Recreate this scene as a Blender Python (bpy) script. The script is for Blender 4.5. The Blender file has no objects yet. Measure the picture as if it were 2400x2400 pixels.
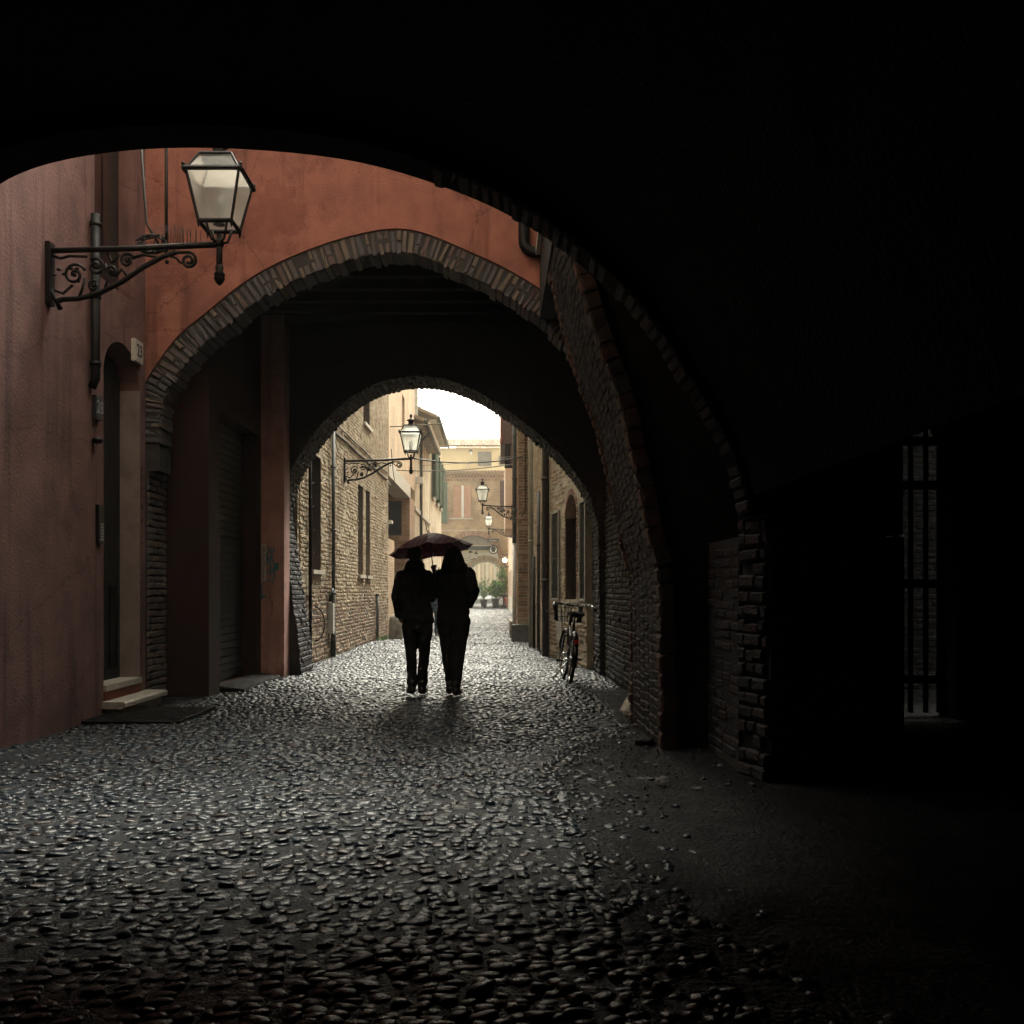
import bpy, math, random
import numpy as np
from mathutils import Vector, Matrix, Euler

random.seed(11)
rng = np.random.default_rng(11)
SC = bpy.context.scene
COL = SC.collection
rad = math.radians

# ------------------------------------------------------------------ camera
CAM_H = 1.25
cam = bpy.data.cameras.new('camera')
cam.sensor_width = 36.0
cam.lens = 36.0
cam.shift_x = 0.0146
cam.shift_y = 0.0771
cam.clip_start = 0.05
cam.clip_end = 2000
camo = bpy.data.objects.new('camera', cam)
camo.location = (0, 0, CAM_H)
camo.rotation_euler = (rad(90), 0, 0)
COL.objects.link(camo)
SC.camera = camo

# ------------------------------------------------------------------ world: overcast, rain-bright sky
SUN_EL, SUN_AZ = 58.0, 8.0
w = bpy.data.worlds.new('World')
SC.world = w
w.use_nodes = True
nt = w.node_tree
nt.nodes.clear()
sky = nt.nodes.new('ShaderNodeTexSky')
sky.sky_type = 'NISHITA'
sky.sun_disc = False
sky.sun_elevation = rad(SUN_EL)
sky.sun_rotation = rad(SUN_AZ)
sky.air_density = 1.0
sky.dust_density = 6.0
sky.ozone_density = 1.0
bw = nt.nodes.new('ShaderNodeRGBToBW')
mixc = nt.nodes.new('ShaderNodeMix')
mixc.data_type = 'RGBA'
mixc.blend_type = 'MULTIPLY'
mixc.inputs['Factor'].default_value = 1.0
mixc.inputs['B'].default_value = (1.0, 0.95, 0.80, 1)
bg = nt.nodes.new('ShaderNodeBackground')
bg.inputs['Strength'].default_value = 0.15
wo = nt.nodes.new('ShaderNodeOutputWorld')
nt.links.new(sky.outputs[0], bw.inputs[0])
nt.links.new(bw.outputs[0], mixc.inputs['A'])
nt.links.new(mixc.outputs['Result'], bg.inputs['Color'])
nt.links.new(bg.outputs[0], wo.inputs['Surface'])

sun = bpy.data.lights.new('sun', 'SUN')
sun.energy = 1.2
sun.angle = rad(40)
sun.color = (1.0, 0.955, 0.82)
suno = bpy.data.objects.new('sun', sun)
suno.location = (0, 20, 30)
suno.rotation_euler = Euler((rad(90 - SUN_EL), 0, rad(180 - SUN_AZ)), 'XYZ')
COL.objects.link(suno)

SC.view_settings.view_transform = 'Standard'
SC.view_settings.look = 'None'
SC.view_settings.gamma = 1.0
SC.view_settings.use_curve_mapping = False
SC.view_settings.exposure = 2.55
SC.cycles.max_bounces = 8
SC.cycles.diffuse_bounces = 3
SC.cycles.volume_bounces = 0
SC.cycles.use_denoising = True

# ------------------------------------------------------------------ materials
MATS = {}


def new_mat(name):
    m = bpy.data.materials.new(name)
    m.use_nodes = True
    n = m.node_tree
    return m, n, n.nodes['Principled BSDF']


def lin(c):
    return tuple(c) + (1.0,) if len(c) == 3 else tuple(c)


def noise_mat(name, cols, scale=3.0, rough=(0.7, 0.9), bump=0.3, bscale=60.0, bdist=0.01,
              metallic=0.0, spec=0.5, piece=None, stretch=(1, 1, 1), detail=6, pos=None, worn=0.0):
    """cols: colours along a noise ramp. piece: extra colours picked piece by piece (bricks, cobbles)."""
    m, n, p = new_mat(name)
    L = n.links
    geo = n.nodes.new('ShaderNodeNewGeometry')
    mp = n.nodes.new('ShaderNodeMapping')
    mp.inputs['Scale'].default_value = stretch
    L.new(geo.outputs['Position'], mp.inputs['Vector'])
    no = n.nodes.new('ShaderNodeTexNoise')
    no.inputs['Scale'].default_value = scale
    no.inputs['Detail'].default_value = detail
    no.inputs['Roughness'].default_value = 0.62
    L.new(mp.outputs[0], no.inputs['Vector'])
    cr = n.nodes.new('ShaderNodeValToRGB')
    el = cr.color_ramp.elements
    ps = pos or [0.3 + 0.4 * i / max(1, len(cols) - 1) for i in range(len(cols))]
    while len(el) < len(cols):
        el.new(0.5)
    for i, c in enumerate(cols):
        el[i].position = ps[i]
        el[i].color = lin(c)
    L.new(no.outputs['Fac'], cr.inputs[0])
    out = cr.outputs[0]
    if piece:
        at = n.nodes.new('ShaderNodeAttribute')
        at.attribute_name = 'rnd'
        oi = n.nodes.new('ShaderNodeObjectInfo')
        ad = n.nodes.new('ShaderNodeMath')
        ad.operation = 'ADD'
        L.new(at.outputs['Fac'], ad.inputs[0])
        L.new(oi.outputs['Random'], ad.inputs[1])
        fr = n.nodes.new('ShaderNodeMath')
        fr.operation = 'FRACT'
        L.new(ad.outputs[0], fr.inputs[0])
        c2 = n.nodes.new('ShaderNodeValToRGB')
        c2.color_ramp.interpolation = 'CONSTANT'
        e2 = c2.color_ramp.elements
        while len(e2) < len(piece):
            e2.new(0.5)
        for i, c in enumerate(piece):
            e2[i].position = i / len(piece)
            e2[i].color = lin(c)
        L.new(fr.outputs[0], c2.inputs[0])
        mx = n.nodes.new('ShaderNodeMix')
        mx.data_type = 'RGBA'
        mx.blend_type = 'MULTIPLY'
        mx.inputs['Factor'].default_value = 1.0
        L.new(out, mx.inputs['A'])
        L.new(c2.outputs[0], mx.inputs['B'])
        out = mx.outputs['Result']
    if worn:
        # rain streaks, patched repairs and hairline cracks of old render
        def mul(src, fac_out, dark, amount):
            mx_ = n.nodes.new('ShaderNodeMix')
            mx_.data_type = 'RGBA'
            mx_.blend_type = 'MULTIPLY'
            L.new(src, mx_.inputs['A'])
            mx_.inputs['B'].default_value = lin(dark)
            mm = n.nodes.new('ShaderNodeMath')
            mm.operation = 'MULTIPLY'
            mm.inputs[1].default_value = amount
            L.new(fac_out, mm.inputs[0])
            L.new(mm.outputs[0], mx_.inputs['Factor'])
            return mx_.outputs['Result']

        def band(src, lo, hi):
            mr = n.nodes.new('ShaderNodeMapRange')
            mr.inputs['From Min'].default_value = lo
            mr.inputs['From Max'].default_value = hi
            mr.interpolation_type = 'SMOOTHSTEP'
            L.new(src, mr.inputs['Value'])
            return mr.outputs[0]
        m2 = n.nodes.new('ShaderNodeMapping')
        m2.inputs['Scale'].default_value = (7, 7, 0.5)
        L.new(geo.outputs['Position'], m2.inputs['Vector'])
        n2 = n.nodes.new('ShaderNodeTexNoise')
        n2.inputs['Scale'].default_value = 1.0
        n2.inputs['Detail'].default_value = 5
        L.new(m2.outputs[0], n2.inputs['Vector'])
        out = mul(out, band(n2.outputs['Fac'], 0.50, 0.72), (0.45, 0.43, 0.45), worn)
        n3 = n.nodes.new('ShaderNodeTexNoise')
        n3.inputs['Scale'].default_value = 0.75
        n3.inputs['Detail'].default_value = 9
        n3.inputs['Roughness'].default_value = 0.7
        L.new(geo.outputs['Position'], n3.inputs['Vector'])
        out = mul(out, band(n3.outputs['Fac'], 0.56, 0.60), (0.72, 0.66, 0.66), worn)
        vo = n.nodes.new('ShaderNodeTexVoronoi')
        vo.feature = 'DISTANCE_TO_EDGE'
        vo.inputs['Scale'].default_value = 0.5
        wob = n.nodes.new('ShaderNodeVectorMath')
        wob.operation = 'MULTIPLY_ADD'
        wob.inputs[1].default_value = (0.5, 0.5, 0.5)
        L.new(n3.outputs['Color'], wob.inputs[0])
        L.new(geo.outputs['Position'], wob.inputs[2])
        L.new(wob.outputs[0], vo.inputs['Vector'])
        ck = n.nodes.new('ShaderNodeMath')
        ck.operation = 'LESS_THAN'
        ck.inputs[1].default_value = 0.0024
        L.new(vo.outputs['Distance'], ck.inputs[0])
        out = mul(out, ck.outputs[0], (0.35, 0.3, 0.3), worn * 0.8)
    L.new(out, p.inputs['Base Color'])
    rr = n.nodes.new('ShaderNodeMapRange')
    rr.inputs['To Min'].default_value = rough[0]
    rr.inputs['To Max'].default_value = rough[1]
    rr.inputs['From Min'].default_value = 0.3
    rr.inputs['From Max'].default_value = 0.7
    L.new(no.outputs['Fac'], rr.inputs['Value'])
    L.new(rr.outputs[0], p.inputs['Roughness'])
    p.inputs['Metallic'].default_value = metallic
    p.inputs['Specular IOR Level'].default_value = spec
    if bump:
        nb = n.nodes.new('ShaderNodeTexNoise')
        nb.inputs['Scale'].default_value = bscale
        nb.inputs['Detail'].default_value = 4
        L.new(geo.outputs['Position'], nb.inputs['Vector'])
        b = n.nodes.new('ShaderNodeBump')
        b.inputs['Strength'].default_value = bump
        b.inputs['Distance'].default_value = bdist
        L.new(nb.outputs['Fac'], b.inputs['Height'])
        L.new(b.outputs[0], p.inputs['Normal'])
    MATS[name] = m
    return m


def brick_mat(name, axis, c1, c2, mortar, scale=1.0, bl=0.26, bh=0.072, ms=0.010, rough=0.9, var=((0.75, 0.75, 0.75), (1.15, 1.12, 1.05))):
    """far brickwork, too small to pick apart; axis 'x' or 'y' is the direction the courses run in"""
    m, n, p = new_mat(name)
    L = n.links
    geo = n.nodes.new('ShaderNodeNewGeometry')
    sp = n.nodes.new('ShaderNodeSeparateXYZ')
    L.new(geo.outputs['Position'], sp.inputs[0])
    cb = n.nodes.new('ShaderNodeCombineXYZ')
    L.new(sp.outputs[0 if axis == 'x' else 1], cb.inputs[0])
    L.new(sp.outputs[2], cb.inputs[1])
    bt = n.nodes.new('ShaderNodeTexBrick')
    bt.inputs['Scale'].default_value = scale
    bt.inputs['Brick Width'].default_value = bl
    bt.inputs['Row Height'].default_value = bh
    bt.inputs['Mortar Size'].default_value = ms
    bt.inputs['Mortar Smooth'].default_value = 0.3
    bt.inputs['Color1'].default_value = lin(c1)
    bt.inputs['Color2'].default_value = lin(c2)
    bt.inputs['Mortar'].default_value = lin(mortar)
    L.new(cb.outputs[0], bt.inputs['Vector'])
    no = n.nodes.new('ShaderNodeTexNoise')
    no.inputs['Scale'].default_value = 0.9
    no.inputs['Detail'].default_value = 8
    L.new(geo.outputs['Position'], no.inputs['Vector'])
    cr = n.nodes.new('ShaderNodeValToRGB')
    cr.color_ramp.elements[0].position = 0.3
    cr.color_ramp.elements[1].position = 0.7
    cr.color_ramp.elements[0].color = lin(var[0])
    cr.color_ramp.elements[1].color = lin(var[1])
    L.new(no.outputs['Fac'], cr.inputs[0])
    mx = n.nodes.new('ShaderNodeMix')
    mx.data_type = 'RGBA'
    mx.blend_type = 'MULTIPLY'
    mx.inputs['Factor'].default_value = 1.0
    L.new(bt.outputs['Color'], mx.inputs['A'])
    L.new(cr.outputs[0], mx.inputs['B'])
    L.new(mx.outputs['Result'], p.inputs['Base Color'])
    p.inputs['Roughness'].default_value = rough
    b = n.nodes.new('ShaderNodeBump')
    b.inputs['Strength'].default_value = 0.6
    b.inputs['Distance'].default_value = 0.012
    b.invert = True
    L.new(bt.outputs['Fac'], b.inputs['Height'])
    L.new(b.outputs[0], p.inputs['Normal'])
    MATS[name] = m
    return m


def plain(name, col, rough=0.6, metallic=0.0, spec=0.5, emit=0.0, trans=0.0):
    m, n, p = new_mat(name)
    p.inputs['Base Color'].default_value = lin(col)
    p.inputs['Roughness'].default_value = rough
    p.inputs['Metallic'].default_value = metallic
    p.inputs['Specular IOR Level'].default_value = spec
    p.inputs['Transmission Weight'].default_value = trans
    if emit:
        p.inputs['Emission Color'].default_value = lin(col)
        p.inputs['Emission Strength'].default_value = emit
    MATS[name] = m
    return m


noise_mat('orange_plaster', [(0.18, 0.072, 0.058), (0.32, 0.125, 0.094), (0.40, 0.168, 0.128)], 2.0, (0.75, 0.95), 0.6, 40, pos=[0.28, 0.5, 0.68], worn=0.75)
noise_mat('pink_plaster', [(0.12, 0.066, 0.064), (0.195, 0.103, 0.096), (0.245, 0.136, 0.127)], 1.9, (0.75, 0.95), 0.6, 40, worn=0.7)
noise_mat('grey_jamb', [(0.20, 0.16, 0.15), (0.30, 0.23, 0.22), (0.34, 0.29, 0.27)], 3.0, (0.7, 0.9), 0.4, 60)
noise_mat('red_plaster', [(0.10, 0.026, 0.018), (0.17, 0.045, 0.028), (0.23, 0.07, 0.045)], 2.2, (0.75, 0.95), 0.4, 50)
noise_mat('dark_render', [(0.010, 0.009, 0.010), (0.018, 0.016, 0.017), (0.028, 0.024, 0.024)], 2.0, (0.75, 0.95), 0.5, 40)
noise_mat('dark_panel', [(0.07, 0.075, 0.08), (0.12, 0.125, 0.13), (0.17, 0.165, 0.16)], 5.0, (0.6, 0.9), 0.7, 45)
noise_mat('mortar_dark', [(0.03, 0.029, 0.031), (0.06, 0.057, 0.058)], 9, (0.8, 0.95), 0.8, 70)
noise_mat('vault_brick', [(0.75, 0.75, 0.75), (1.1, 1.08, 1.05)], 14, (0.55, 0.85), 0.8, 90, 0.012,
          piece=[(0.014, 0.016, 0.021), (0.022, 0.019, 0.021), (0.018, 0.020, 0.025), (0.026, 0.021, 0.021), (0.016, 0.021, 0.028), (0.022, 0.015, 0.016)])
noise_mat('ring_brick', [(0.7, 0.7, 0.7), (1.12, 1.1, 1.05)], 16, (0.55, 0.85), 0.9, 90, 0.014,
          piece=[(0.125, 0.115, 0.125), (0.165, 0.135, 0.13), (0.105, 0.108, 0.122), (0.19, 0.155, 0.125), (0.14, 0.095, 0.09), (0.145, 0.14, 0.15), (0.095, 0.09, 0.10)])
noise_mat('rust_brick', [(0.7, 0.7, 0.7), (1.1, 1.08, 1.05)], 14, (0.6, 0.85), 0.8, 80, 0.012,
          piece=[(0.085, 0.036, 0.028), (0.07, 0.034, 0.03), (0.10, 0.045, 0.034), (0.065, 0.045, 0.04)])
noise_mat('tan_brick', [(0.62, 0.6, 0.58), (1.12, 1.1, 1.06)], 4.0, (0.75, 0.92), 1.0, 60, 0.022, worn=0.45,
          piece=[(0.46, 0.37, 0.25), (0.52, 0.43, 0.30), (0.42, 0.32, 0.21), (0.55, 0.46, 0.33), (0.46, 0.33, 0.225), (0.40, 0.315, 0.22)])
noise_mat('tan_mortar', [(0.32, 0.26, 0.18), (0.42, 0.36, 0.255), (0.50, 0.44, 0.32)], 4.0, (0.85, 0.95), 0.9, 60, 0.02, worn=0.45)
noise_mat('base_brick', [(0.55, 0.54, 0.53), (1.15, 1.1, 1.05)], 3.5, (0.6, 0.9), 0.9, 70, 0.018, worn=0.5,
          piece=[(0.27, 0.18, 0.12), (0.34, 0.245, 0.165), (0.22, 0.145, 0.105), (0.36, 0.27, 0.185), (0.28, 0.165, 0.115), (0.20, 0.16, 0.13)])
noise_mat('panel_brick', [(0.5, 0.5, 0.52), (1.15, 1.12, 1.1)], 6, (0.6, 0.9), 0.9, 60, 0.02,
          piece=[(0.058, 0.064, 0.074), (0.075, 0.074, 0.08), (0.05, 0.05, 0.056), (0.085, 0.074, 0.072), (0.062, 0.05, 0.05)])
noise_mat('red_brick', [(0.75, 0.72, 0.7), (1.1, 1.08, 1.05)], 6.0, (0.75, 0.92), 0.7, 80, 0.012,
          piece=[(0.34, 0.185, 0.115), (0.40, 0.25, 0.16), (0.28, 0.15, 0.10), (0.42, 0.30, 0.20), (0.30, 0.20, 0.15), (0.24, 0.15, 0.115)])
noise_mat('cream_render', [(0.46, 0.38, 0.26), (0.60, 0.52, 0.37), (0.66, 0.59, 0.44)], 1.2, (0.85, 0.95), 0.4, 40, worn=0.5)
noise_mat('yellow_render', [(0.62, 0.49, 0.28), (0.72, 0.60, 0.37)], 0.8, (0.85, 0.95), 0.2, 40)
noise_mat('pink_render', [(0.52, 0.37, 0.26), (0.60, 0.45, 0.33), (0.64, 0.50, 0.38)], 1.0, (0.85, 0.95), 0.2, 40)
noise_mat('white_render', [(0.60, 0.58, 0.50), (0.72, 0.70, 0.62)], 0.7, (0.85, 0.95), 0.2, 40)
noise_mat('pale_stone', [(0.40, 0.38, 0.33), (0.62, 0.60, 0.54)], 8, (0.45, 0.8), 0.5, 60)
noise_mat('bollard_stone', [(0.13, 0.12, 0.10), (0.30, 0.27, 0.22), (0.46, 0.42, 0.34)], 7, (0.6, 0.9), 0.8, 50, 0.02)
noise_mat('boulder_stone', [(0.45, 0.43, 0.37), (0.66, 0.64, 0.55), (0.8, 0.78, 0.68)], 9, (0.5, 0.8), 0.8, 40, 0.03)
noise_mat('concrete', [(0.42, 0.38, 0.31), (0.56, 0.51, 0.42)], 3, (0.7, 0.9), 0.4, 60)
noise_mat('iron', [(0.003, 0.0035, 0.005), (0.008, 0.0085, 0.010)], 20, (0.45, 0.7), 0.2, 120, 0.004, spec=0.3)
noise_mat('pipe_dark', [(0.035, 0.026, 0.026), (0.07, 0.05, 0.048)], 6, (0.4, 0.6), 0.2, 80, metallic=0.2)
noise_mat('pipe_green', [(0.06, 0.07, 0.07), (0.12, 0.13, 0.12)], 6, (0.4, 0.6), 0.2, 80, metallic=0.2)
noise_mat('pipe_pale', [(0.28, 0.26, 0.22), (0.42, 0.40, 0.34)], 6, (0.45, 0.65), 0.2, 80)
noise_mat('green_shutter', [(0.045, 0.085, 0.06), (0.08, 0.13, 0.09)], 4, (0.5, 0.7), 0.2, 60)
noise_mat('brown_wood', [(0.06, 0.032, 0.026), (0.11, 0.06, 0.05)], 4, (0.6, 0.8), 0.4, 40, stretch=(6, 6, 1))
noise_mat('pink_shutter', [(0.36, 0.20, 0.13), (0.45, 0.27, 0.18)], 3, (0.6, 0.8), 0.3, 40)
noise_mat('grey_shutter', [(0.20, 0.18, 0.15), (0.28, 0.26, 0.22)], 3, (0.6, 0.8), 0.3, 40)
noise_mat('gate_wood', [(0.0055, 0.0055, 0.007), (0.012, 0.0115, 0.013)], 4, (0.5, 0.8), 0.5, 30, stretch=(8, 8, 1))
noise_mat('mesh_green', [(0.022, 0.035, 0.038), (0.04, 0.055, 0.055)], 30, (0.4, 0.6), 0.2, 100)
noise_mat('roof_tile', [(0.72, 0.7, 0.68), (1.1, 1.08, 1.05)], 4, (0.85, 0.95), 0.5, 50, spec=0.1,
          piece=[(0.20, 0.145, 0.10), (0.26, 0.20, 0.14), (0.16, 0.12, 0.085), (0.31, 0.26, 0.19)])
noise_mat('cobble', [(0.75, 0.75, 0.75), (1.15, 1.12, 1.08)], 18, (0.19, 0.42), 0.6, 90, 0.006, spec=0.38,
          piece=[(0.014, 0.023, 0.034), (0.022, 0.032, 0.043), (0.011, 0.019, 0.030), (0.034, 0.040, 0.046), (0.017, 0.024, 0.032), (0.028, 0.022, 0.022), (0.015, 0.026, 0.036)])
noise_mat('wet_grit', [(0.006, 0.009, 0.012), (0.013, 0.017, 0.021), (0.024, 0.028, 0.031)], 9, (0.35, 0.75), 1.0, 90, 0.02, spec=0.35)
noise_mat('dirt', [(0.004, 0.005, 0.006), (0.010, 0.0105, 0.012), (0.020, 0.0185, 0.019)], 3.2, (0.5, 0.95), 1.0, 40, 0.05, detail=10, spec=0.3)
noise_mat('shade_black', [(0.004, 0.004, 0.005), (0.009, 0.008, 0.009), (0.014, 0.012, 0.013)], 3.0, (0.8, 0.95), 0.7, 30, 0.03, spec=0.2)  # shade under vaults and ceilings is put into this near-black colour
noise_mat('shaded_red_plaster', [(0.014, 0.004, 0.004), (0.026, 0.006, 0.006), (0.038, 0.010, 0.009)], 2.2, (0.75, 0.95), 0.4, 50)  # red plaster with the shade of the passage put into its colour
noise_mat('brick_pier_plaster', [(0.38, 0.21, 0.185), (0.52, 0.29, 0.255), (0.64, 0.38, 0.34)], 2.2, (0.75, 0.95), 0.4, 50, worn=0.5)
noise_mat('dark_reveal', [(0.035, 0.027, 0.028), (0.07, 0.05, 0.047), (0.10, 0.075, 0.065)], 9, (0.8, 0.95), 0.6, 50, stretch=(1, 1, 4))  # dark brick lining; shade of the deep recess is also in its colour
noise_mat('soft_reveal', [(0.09, 0.075, 0.065), (0.15, 0.12, 0.10), (0.18, 0.15, 0.12)], 9, (0.8, 0.95), 0.6, 50, stretch=(1, 1, 4))  # paler brick lining, with less of the recess shade in its colour
noise_mat('far_ground', [(0.10, 0.095, 0.085), (0.16, 0.15, 0.13)], 2, (0.4, 0.7), 0.4, 20)
noise_mat('debris', [(0.06, 0.058, 0.055), (0.28, 0.265, 0.23)], 30, (0.4, 0.8), 0.4, 60)
noise_mat('asphalt_lump', [(0.012, 0.012, 0.013), (0.03, 0.03, 0.03)], 20, (0.4, 0.8), 0.6, 60)
noise_mat('coat_black', [(0.004, 0.004, 0.005), (0.008, 0.008, 0.010)], 12, (0.75, 0.95), 0.5, 50, 0.01, spec=0.2)
noise_mat('coat_dark', [(0.004, 0.005, 0.007), (0.008, 0.009, 0.012)], 12, (0.75, 0.95), 0.5, 50, 0.01, spec=0.2)
noise_mat('trouser', [(0.008, 0.008, 0.010), (0.014, 0.014, 0.017)], 14, (0.8, 0.95), 0.4, 60, 0.008, spec=0.2)
noise_mat('jeans', [(0.025, 0.045, 0.08), (0.05, 0.08, 0.13)], 14, (0.8, 0.95), 0.4, 60, 0.008)
noise_mat('scarf', [(0.02, 0.05, 0.08), (0.05, 0.09, 0.13)], 20, (0.8, 0.95), 0.4, 60, 0.008)
noise_mat('hair', [(0.008, 0.006, 0.005), (0.022, 0.016, 0.012)], 40, (0.4, 0.6), 0.6, 120, 0.01, stretch=(4, 4, 0.4))
noise_mat('shoe', [(0.010, 0.010, 0.011), (0.025, 0.023, 0.022)], 12, (0.35, 0.6), 0.3, 60)
noise_mat('skin', [(0.36, 0.20, 0.14), (0.45, 0.27, 0.19)], 8, (0.45, 0.6), 0.1, 120)
noise_mat('black_paint', [(0.008, 0.008, 0.009), (0.016, 0.016, 0.017)], 10, (0.2, 0.4), 0.1, 100)
noise_mat('rubber', [(0.010, 0.010, 0.010), (0.02, 0.02, 0.02)], 30, (0.7, 0.9), 0.3, 100)
noise_mat('chrome', [(0.62, 0.62, 0.62), (0.75, 0.75, 0.73)], 10, (0.15, 0.35), 0.0, metallic=1.0)
noise_mat('leaf', [(0.75, 0.8, 0.7), (1.1, 1.1, 1.0)], 6, (0.35, 0.6), 0.0, piece=[(0.06, 0.15, 0.03), (0.10, 0.24, 0.05), (0.15, 0.32, 0.08), (0.045, 0.10, 0.03)])
noise_mat('grass', [(0.07, 0.14, 0.03), (0.14, 0.24, 0.06)], 20, (0.5, 0.7), 0.0)
noise_mat('pot', [(0.05, 0.045, 0.045), (0.09, 0.08, 0.075)], 6, (0.6, 0.8), 0.2, 40)
plain('black_void', (0.006, 0.006, 0.007), 0.9, spec=0.1)
plain('dark_glass', (0.012, 0.016, 0.018), 0.12)
plain('sign_black', (0.015, 0.016, 0.018), 0.45)
plain('sign_white', (0.75, 0.73, 0.68), 0.5)
plain('plate_white', (0.55, 0.53, 0.48), 0.5)
plain('plate_dark', (0.05, 0.055, 0.065), 0.4)
plain('ink', (0.02, 0.025, 0.04), 0.6)
plain('plate_grey', (0.30, 0.32, 0.34), 0.5)
plain('teal_paint', (0.02, 0.20, 0.28), 0.55)
plain('maroon_paint', (0.07, 0.012, 0.015), 0.6)
plain('cable_dark', (0.02, 0.02, 0.022), 0.6)
plain('cable_pale', (0.16, 0.145, 0.12), 0.6)
plain('red_plastic', (0.5, 0.03, 0.02), 0.35)
plain('white_metal', (0.7, 0.69, 0.65), 0.35)
plain('brass', (0.55, 0.42, 0.2), 0.3, 1.0)
plain('lamp_glow', (1.0, 0.80, 0.48), 0.5, emit=9.0)


def lantern_glass():
    m, n, p = new_mat('lantern_glass')
    n.nodes.remove(p)
    out = n.nodes['Material Output']
    d = n.nodes.new('ShaderNodeBsdfTranslucent')
    d.inputs[0].default_value = (0.82, 0.82, 0.76, 1)
    t = n.nodes.new('ShaderNodeBsdfTransparent')
    t.inputs[0].default_value = (0.92, 0.93, 0.9, 1)
    g = n.nodes.new('ShaderNodeBsdfGlossy')
    g.inputs['Roughness'].default_value = 0.1
    m1 = n.nodes.new('ShaderNodeMixShader')
    m1.inputs[0].default_value = 0.5
    n.links.new(d.outputs[0], m1.inputs[1])
    n.links.new(t.outputs[0], m1.inputs[2])
    m2 = n.nodes.new('ShaderNodeMixShader')
    m2.inputs[0].default_value = 0.08
    n.links.new(m1.outputs[0], m2.inputs[1])
    n.links.new(g.outputs[0], m2.inputs[2])
    n.links.new(m2.outputs[0], out.inputs['Surface'])
    MATS['lantern_glass'] = m


lantern_glass()


def umbrella_mat():
    """dark red tartan cloth: crossing stripes along the cloth, thin enough to let light through"""
    m, n, p = new_mat('tartan')
    L = n.links
    tc = n.nodes.new('ShaderNodeTexCoord')
    base = None
    for i, (sc, rot) in enumerate(((9.0, 0.3), (9.0, 0.3 + math.pi / 2))):
        mp = n.nodes.new('ShaderNodeMapping')
        mp.inputs['Rotation'].default_value = (0, 0, rot)
        L.new(tc.outputs['Object'], mp.inputs['Vector'])
        wv = n.nodes.new('ShaderNodeTexWave')
        wv.inputs['Scale'].default_value = sc / 2.2
        wv.bands_direction = 'X'
        L.new(mp.outputs[0], wv.inputs['Vector'])
        cr = n.nodes.new('ShaderNodeValToRGB')
        cr.color_ramp.elements[0].color = (0.05, 0.010, 0.015, 1)
        cr.color_ramp.elements[1].color = (0.022, 0.012, 0.022, 1)
        cr.color_ramp.elements[0].position = 0.45
        cr.color_ramp.elements[1].position = 0.75
        e = cr.color_ramp.elements.new(0.93)
        e.color = (0.15, 0.09, 0.10, 1)
        L.new(wv.outputs['Fac'], cr.inputs[0])
        if base is None:
            base = cr.outputs[0]
        else:
            mx = n.nodes.new('ShaderNodeMix')
            mx.data_type = 'RGBA'
            mx.inputs['Factor'].default_value = 0.5
            L.new(base, mx.inputs['A'])
            L.new(cr.outputs[0], mx.inputs['B'])
            base = mx.outputs['Result']
    L.new(base, p.inputs['Base Color'])
    p.inputs['Roughness'].default_value = 0.6
    p.inputs['Specular IOR Level'].default_value = 0.25
    tr = n.nodes.new('ShaderNodeBsdfTranslucent')
    tr.inputs[0].default_value = (0.014, 0.0008, 0.003, 1)
    ad = n.nodes.new('ShaderNodeAddShader')
    L.new(p.outputs[0], ad.inputs[0])
    L.new(tr.outputs[0], ad.inputs[1])
    L.new(ad.outputs[0], n.nodes['Material Output'].inputs['Surface'])
    MATS['tartan'] = m


umbrella_mat()
brick_mat('brick_far_y', 'y', (0.52, 0.37, 0.235), (0.45, 0.30, 0.19), (0.58, 0.49, 0.35))
brick_mat('brick_far_x', 'x', (0.38, 0.22, 0.13), (0.30, 0.17, 0.105), (0.40, 0.32, 0.22))
brick_mat('brick_arch_x', 'x', (0.43, 0.31, 0.20), (0.31, 0.215, 0.14), (0.50, 0.42, 0.30), var=((0.7, 0.68, 0.66), (1.2, 1.15, 1.05)))
brick_mat('brick_pale_y', 'y', (0.56, 0.46, 0.31), (0.48, 0.37, 0.24), (0.60, 0.52, 0.38))
brick_mat('brick_end_x', 'x', (0.50, 0.40, 0.28), (0.44, 0.34, 0.24), (0.52, 0.45, 0.34))

# ------------------------------------------------------------------ object helpers
ORG = {}


def link(o, parent=None):
    COL.objects.link(o)
    if parent is not None:
        o.parent = parent
    return o


def tag(o, label=None, cat=None, group=None, kind=None):
    if label:
        o['label'] = label
    if cat:
        o['category'] = cat
    if group:
        o['group'] = group
    if kind:
        o['kind'] = kind
    return o


def thing(name, label, cat, loc=(0, 0, 0), group=None, rot=None):
    o = bpy.data.objects.new(name, None)
    o.empty_display_size = 0.2
    o.location = loc
    if rot:
        o.rotation_euler = rot
    COL.objects.link(o)
    tag(o, label, cat, group)
    ORG[o.name] = Vector((0, 0, 0)) if rot else Vector(loc)
    return o


def org(parent):
    if parent is None:
        return Vector((0, 0, 0))
    return ORG.get(parent.name, Vector((0, 0, 0)))


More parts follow.
